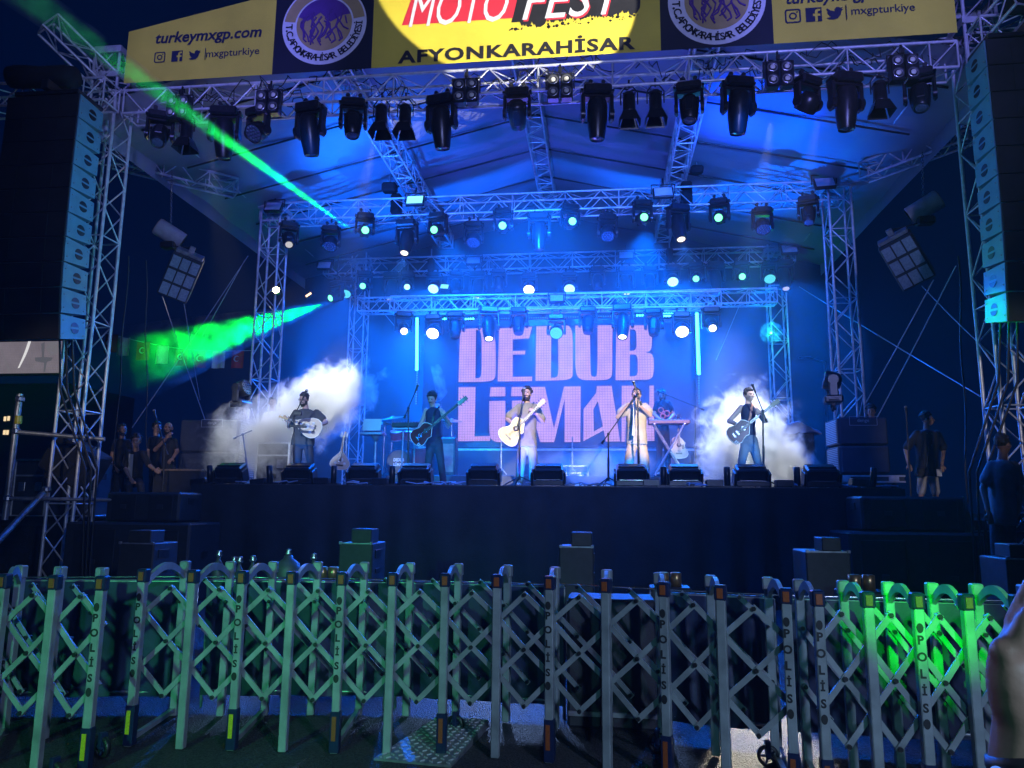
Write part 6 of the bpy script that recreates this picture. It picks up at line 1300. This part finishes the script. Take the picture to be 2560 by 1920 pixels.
# ------------------------------------------------------------------ stage wash, canopy light
for x, y, z, tx, ty, tz, c, p, a in ((-3.5, 16, 7.6, -2.5, 18.2, 2, BLUE, 500, 95), (1.0, 16, 7.6, .5, 18.2, 2, BLUE, 500, 95), (-1.3, 13.0, 7.6, -1.3, 19.5, 3.2, BLUE, 700, 100),
    (-4.4, 19.4, 2.6, -4.4, 16.5, 9.5, BLUE, 700, 62), (2.0, 19.4, 2.6, 2.2, 15.5, 9.5, BLUE, 900, 60), (-1.3, 17.4, 3.0, -1.4, 14.0, 9.9, VIO, 700, 85), (-6.3, 14.6, 3.4, -4.5, 14.5, 9.0, BLUE, 620, 42), (3.6, 13.6, 3.4, 2.9, 13.7, 9.0, DEEP, 900, 30),
    (-1.3, 12.4, 2.0, -1.3, 13.4, 9.9, VIO, 260, 120)):
    spot('stage_wash', (x, y, z), (tx, ty, tz), c, p*(1.6 if c == VIO else 10), a, .8, .15)
# white and tinted front light on the musicians from unseen lamps behind the camera
for (x, tx, ty, tz, p, a, c) in ((-.6, -1.3, 12.85, 3.0, 430, 13, WHITE), (1.2, .63, 13.1, 3.0, 560, 13, WHITE), (2.0, 2.6, 13.3, 3.0, 300, 13, (.32, .65, 1)), (-4.6, -5.45, 13.2, 3.0, 230, 13, (.55, .75, 1)), (-3.0, -3.4, 13.5, 3.0, 210, 20, (.02, .5, 1)), (.6, 1.4, 16.3, 3.1, 190, 8, (1, .55, .5))):
    spot('front_key', (x*2+2, -9.0, 8.0), (tx, ty, tz), c, p*100, a*.30, .4, .08)
for x in (-5.4, -3.0, -1.3, .6, 2.6): spot('floor_fill', (x, 12.62, 1.95), (x, 13.3, 3.0), (.0, .2, 1), 80, 90, .8, .15)  # unseen blue fill added behind the monitors, lighting the musicians from below
# ------------------------------------------------------------------ smoke
def cloud(name, outline, Y0, Y1, m, label, jig=.0):
    pts = [at(x*1.1573, y*1.1573, (Y0+Y1)/2) for x, y in outline]; n = len(pts); c = sum(pts, V())/n; t = MB(); rings = []
    K = 7
    for k in range(K):
        u = k/(K-1); sc_ = .55+.45*math.sin(math.pi*(.18+.64*u)) if 0 < k < K-1 else .35; y = Y0+(Y1-Y0)*u
        rings.append([V((c.x+(p.x-c.x)*sc_, y, c.z+(p.z-c.z)*sc_)) for p in pts])
    for r in rings:
        for p in r: p.z = max(p.z, ST+.03)
    vs = [p for r in rings for p in r]; fs = [(k*n+i, k*n+(i+1) % n, (k+1)*n+(i+1) % n, (k+1)*n+i) for k in range(K-1) for i in range(n)]+[tuple(range(n))[::-1], tuple(range((K-1)*n, K*n))]
    t._add(vs, fs, True); o = t.build(name, m); tag(o, label, 'smoke', None, 'stuff'); return o
S_GREEN = smoke_mat('beam_smoke', 1.2, 2.6, .42, .66, .2, fade=(GB0, (GB1-GB0).normalized(), (GB1-GB0).length*.80, (GB1-GB0).length*1.30))
def puff(cx, cy, Y, rx, ry, rz_, dens, scale, label, roll=0, lo=.58, hi=1.05, name='smoke_cloud', k=1.25):
    """a bank of smoke whose density is eaten away by noise towards its rim"""
    c = at(cx*1.1573, cy*1.1573, Y); R = Matrix.Rotation(rad(roll), 3, 'Y')
    m = bpy.data.materials.new(name); m.use_nodes = True; nt = m.node_tree; nt.nodes.clear(); N = nt.nodes.new; Lk = nt.links.new
    v = N('ShaderNodeVolumePrincipled'); v.inputs['Color'].default_value = (1, 1, 1, 1); v.inputs['Anisotropy'].default_value = .1
    tc = N('ShaderNodeTexCoord'); mp = N('ShaderNodeMapping'); mp.inputs['Scale'].default_value = (1/rx, 1/ry, 1/rz_); Lk(tc.outputs['Object'], mp.inputs[0])
    ln = N('ShaderNodeVectorMath'); ln.operation = 'LENGTH'; Lk(mp.outputs[0], ln.inputs[0])
    n = N('ShaderNodeTexNoise'); n.inputs['Scale'].default_value = scale; n.inputs['Detail'].default_value = 8; n.inputs['Roughness'].default_value = .62; n.inputs['Distortion'].default_value = .7; Lk(tc.outputs['Object'], n.inputs['Vector'])
    q = N('ShaderNodeMath'); q.operation = 'MULTIPLY_ADD'; q.inputs[1].default_value = -1.25; q.inputs[2].default_value = 1.25; Lk(ln.outputs['Value'], q.inputs[0])
    s_ = N('ShaderNodeMath'); s_.operation = 'ADD'; nw = N('ShaderNodeMath'); nw.operation = 'MULTIPLY_ADD'; nw.inputs[1].default_value = 2.2; nw.inputs[2].default_value = -.62; Lk(n.outputs['Fac'], nw.inputs[0]); Lk(q.outputs[0], s_.inputs[0]); Lk(nw.outputs[0], s_.inputs[1])
    r = N('ShaderNodeMapRange'); r.inputs[1].default_value = lo; r.inputs[2].default_value = hi; r.inputs[3].default_value = 0; r.inputs[4].default_value = dens; Lk(s_.outputs[0], r.inputs[0]); Lk(r.outputs[0], v.inputs['Density'])
    o = N('ShaderNodeOutputMaterial'); Lk(v.outputs[0], o.inputs['Volume'])
    b = MB().ell((0, 0, 0), (rx*k, ry*k, rz_*k), None, 24, 16); zf = ST+.02
    b.v = [tuple((R.transposed() @ V(((R @ V(p)).x, (R @ V(p)).y, max((R @ V(p)).z, zf-c.z)))) ) for p in b.v]
    ob = b.build(name, m); ob.matrix_basis = Matrix.Translation(c) @ R.to_4x4(); tag(ob, label, 'smoke', None, 'stuff'); return ob
puff(1622, 985, 14.45, 1.02, .75, 1.42, 5.5, 3.8, 'tall dome of bright white smoke behind the electric guitarist', hi=1.32)
puff(1690, 1020, 14.5, .72, .65, .72, 5, 3.4, 'low grey bank of smoke spreading right of the electric guitarist', lo=.62, hi=1.2)
puff(690, 878, 14.3, 1.35, .75, .78, 6, 3.6, 'bright white bank of smoke above the right shoulder of the lute player', -30, hi=1.2)
puff(565, 950, 14.05, 1.5, .75, .95, 2.6, 3.2, 'dimmer drifting smoke in front of the speaker stack and flight case at the left', -24, lo=.62, hi=1.35)
puff(1290, 1010, 15.0, 1.5, .8, .5, .6, 2.4, 'thin mist on the floor behind the singer', lo=.6, hi=1.3)
cloud('smoke_wisp', [(930, 790), (950, 786), (962, 812), (966, 850), (950, 868), (938, 830)], 16.8, 17.2, smoke_mat('wisp_smoke', 2.2, 3.2, .40, .66, .1), 'small curling wisp of smoke beside the pink letters')
cloud('smoke_cloud', [(1200, 1046), (1210, 985), (1290, 960), (1330, 985), (1370, 1046)], 14.2, 15.2, smoke_mat('floor_smoke', .35, 1.6, .36, .7, .1), 'thin mist on the floor behind the singer')

for tgt, p, a, src in ((at(1826, 1000, 14.3), 3600, 14, (2.7, 11.3, 7.5)), (at(1900, 1130, 14.3), 1500, 15, (3.4, 11.3, 7.5)), (at(800, 1000, 14.2), 3200, 15, (-3.7, 11.3, 7.5)), (at(640, 1120, 14.2), 900, 17, (-6.6, 11.3, 7.5))): spot('white_key', src, tgt, (.90, .96, 1), p*4.6, a*1.25, .7, .05)
spot('wisp_key', (-1.8, 13, 6.2), at(950, 830, 17), (.9, .93, 1), 160, 6, .6, .05)
m = MB().ell((-1.15, 16.9, 4.6), (7.0, 3.6, 4.4), None, 28, 18); sm = bpy.data.materials.new('stage_smoke'); sm.use_nodes = True; nt = sm.node_tree; nt.nodes.clear(); vv = nt.nodes.new('ShaderNodeVolumePrincipled'); vv.inputs['Color'].default_value = (.95, .97, 1, 1); vv.inputs['Density'].default_value = .03; vv.inputs['Anisotropy'].default_value = .15
o = nt.nodes.new('ShaderNodeOutputMaterial'); nt.links.new(vv.outputs[0], o.inputs['Volume']); tag(m.build('stage_smoke', sm), 'thin machine smoke hanging over the whole stage', 'smoke', None, 'stuff')
# smoke added in the shape of the green beams, so they show
d = (GB1-GB0); L = d.length; ax = d.normalized(); g = MB(); u = ax.orthogonal().normalized(); v_ = ax.cross(u); prf = [(0, .03), (.12, .10), (.3, .21), (.55, .37), (.8, .54), (1.0, .68), (1.25, .82), (1.5, .9)]; nn = 18; vs = []
for s, r in prf:
    for k in range(nn): a = 2*math.pi*k/nn; vs.append(GB0+ax*(L*s)+u*(r*math.cos(a))+v_*(r*math.sin(a)))
g._add(vs, [(i*nn+k, i*nn+(k+1) % nn, (i+1)*nn+(k+1) % nn, (i+1)*nn+k) for i in range(len(prf)-1) for k in range(nn)]+[tuple(range(nn))[::-1], tuple(range((len(prf)-1)*nn, len(prf)*nn))], True)
tag(g.build('beam_smoke', S_GREEN), 'cone of smoke shaped to the thick green beam of the lamp at the left', 'smoke', None, 'stuff')
g2 = MB(); a2x = (gb-ga).normalized(); u2 = a2x.orthogonal().normalized(); w2 = a2x.cross(u2); L2 = (gb-ga).length
vs = []; prf2 = [(.05, .015), (.2, .04), (.45, .08), (.7, .10), (.95, .135), (1.45, .19)]
for s, r in prf2:
    for k in range(10): a = 2*math.pi*k/10; vs.append(ga+a2x*(L2*s)+u2*(r*math.cos(a))+w2*(r*math.sin(a)))
g2._add(vs, [(i*10+k, i*10+(k+1) % 10, (i+1)*10+(k+1) % 10, (i+1)*10+k) for i in range(5) for k in range(10)]+[tuple(range(10))[::-1], tuple(range(50, 60))], True)
tag(g2.build('beam_smoke', smoke_mat('thin_beam_smoke', 1.2, 3.5, .38, .68, .2, fade=(ga, (gb-ga).normalized(), (gb-ga).length*1.0, (gb-ga).length*1.42))), 'thin line of smoke shaped to the narrow green beam rising over the left roof corner', 'smoke', None, 'stuff')
p = at(1928, 832, 19.6); m = MB().ell(p, (.30, .30, .30)); tag(m.build('burst_puff', smoke_mat('burst_smoke', 2.2, 7., .50, .62, .1)), 'small smoke puff added for the green burst on the rear tower at the right', 'smoke', None, 'stuff')  # puff added so the point lamp inside it shows as a green burst
l = bpy.data.lights.new('green_burst', 'POINT'); l.color = (.02, 1, .0); l.energy = 22; l.shadow_soft_size = .03; o = bpy.data.objects.new('green_burst', l); COL.objects.link(o); o.location = p+V((0, -.05, 0))
t = empty('laser_lamp', p, 'tiny green laser lamp clamped to the rear tower at the right', 'laser lamp'); MB().box(p+V((0, .09, 0)), (.10, .16, .08), ch=.01).build('housing', M['fixture'], t); MB().lathe([(0, .01), (.035, 0)], p+V((0, .005, 0)), (0, -1, 0), 14).build('lens', glow('laser_green', (.1, 1, .05), 12), t)
# ------------------------------------------------------------------ haze
hz = MB().box((-3, 26, 7.25), (96, 110, 16.6)).build('haze', None); tag(hz, None, None, None, 'stuff')
m = bpy.data.materials.new('haze_air'); m.use_nodes = True; nt = m.node_tree; nt.nodes.clear(); vv = nt.nodes.new('ShaderNodeVolumePrincipled'); vv.inputs['Color'].default_value = (.9, .93, 1, 1); vv.inputs['Density'].default_value = .0014; vv.inputs['Anisotropy'].default_value = .25
o = nt.nodes.new('ShaderNodeOutputMaterial'); nt.links.new(vv.outputs[0], o.inputs['Volume']); hz.data.materials.append(m)

spot('floor_fill', (2.5, 12.45, 2.0), (4.25, 13.1, 2.35), (.0, .14, 1), 220, 70, .9, .1)  # unseen fill added to light the right speaker stack blue

for x in (-5, -1.3, 2.4): spot('front_blue', (x, 11.7, 7.7), (x*.9, 19.5, 7.4), (.03, .16, 1), 1500, 80, .8, .15)

for x, p in ((-1.3, 2600), (-4.6, 700), (2.2, 900)): spot('pit_wash', (x, 10.6, 7.6), (x, 11.6, .6), (0, .12, 1), p, 85, .9, .1)
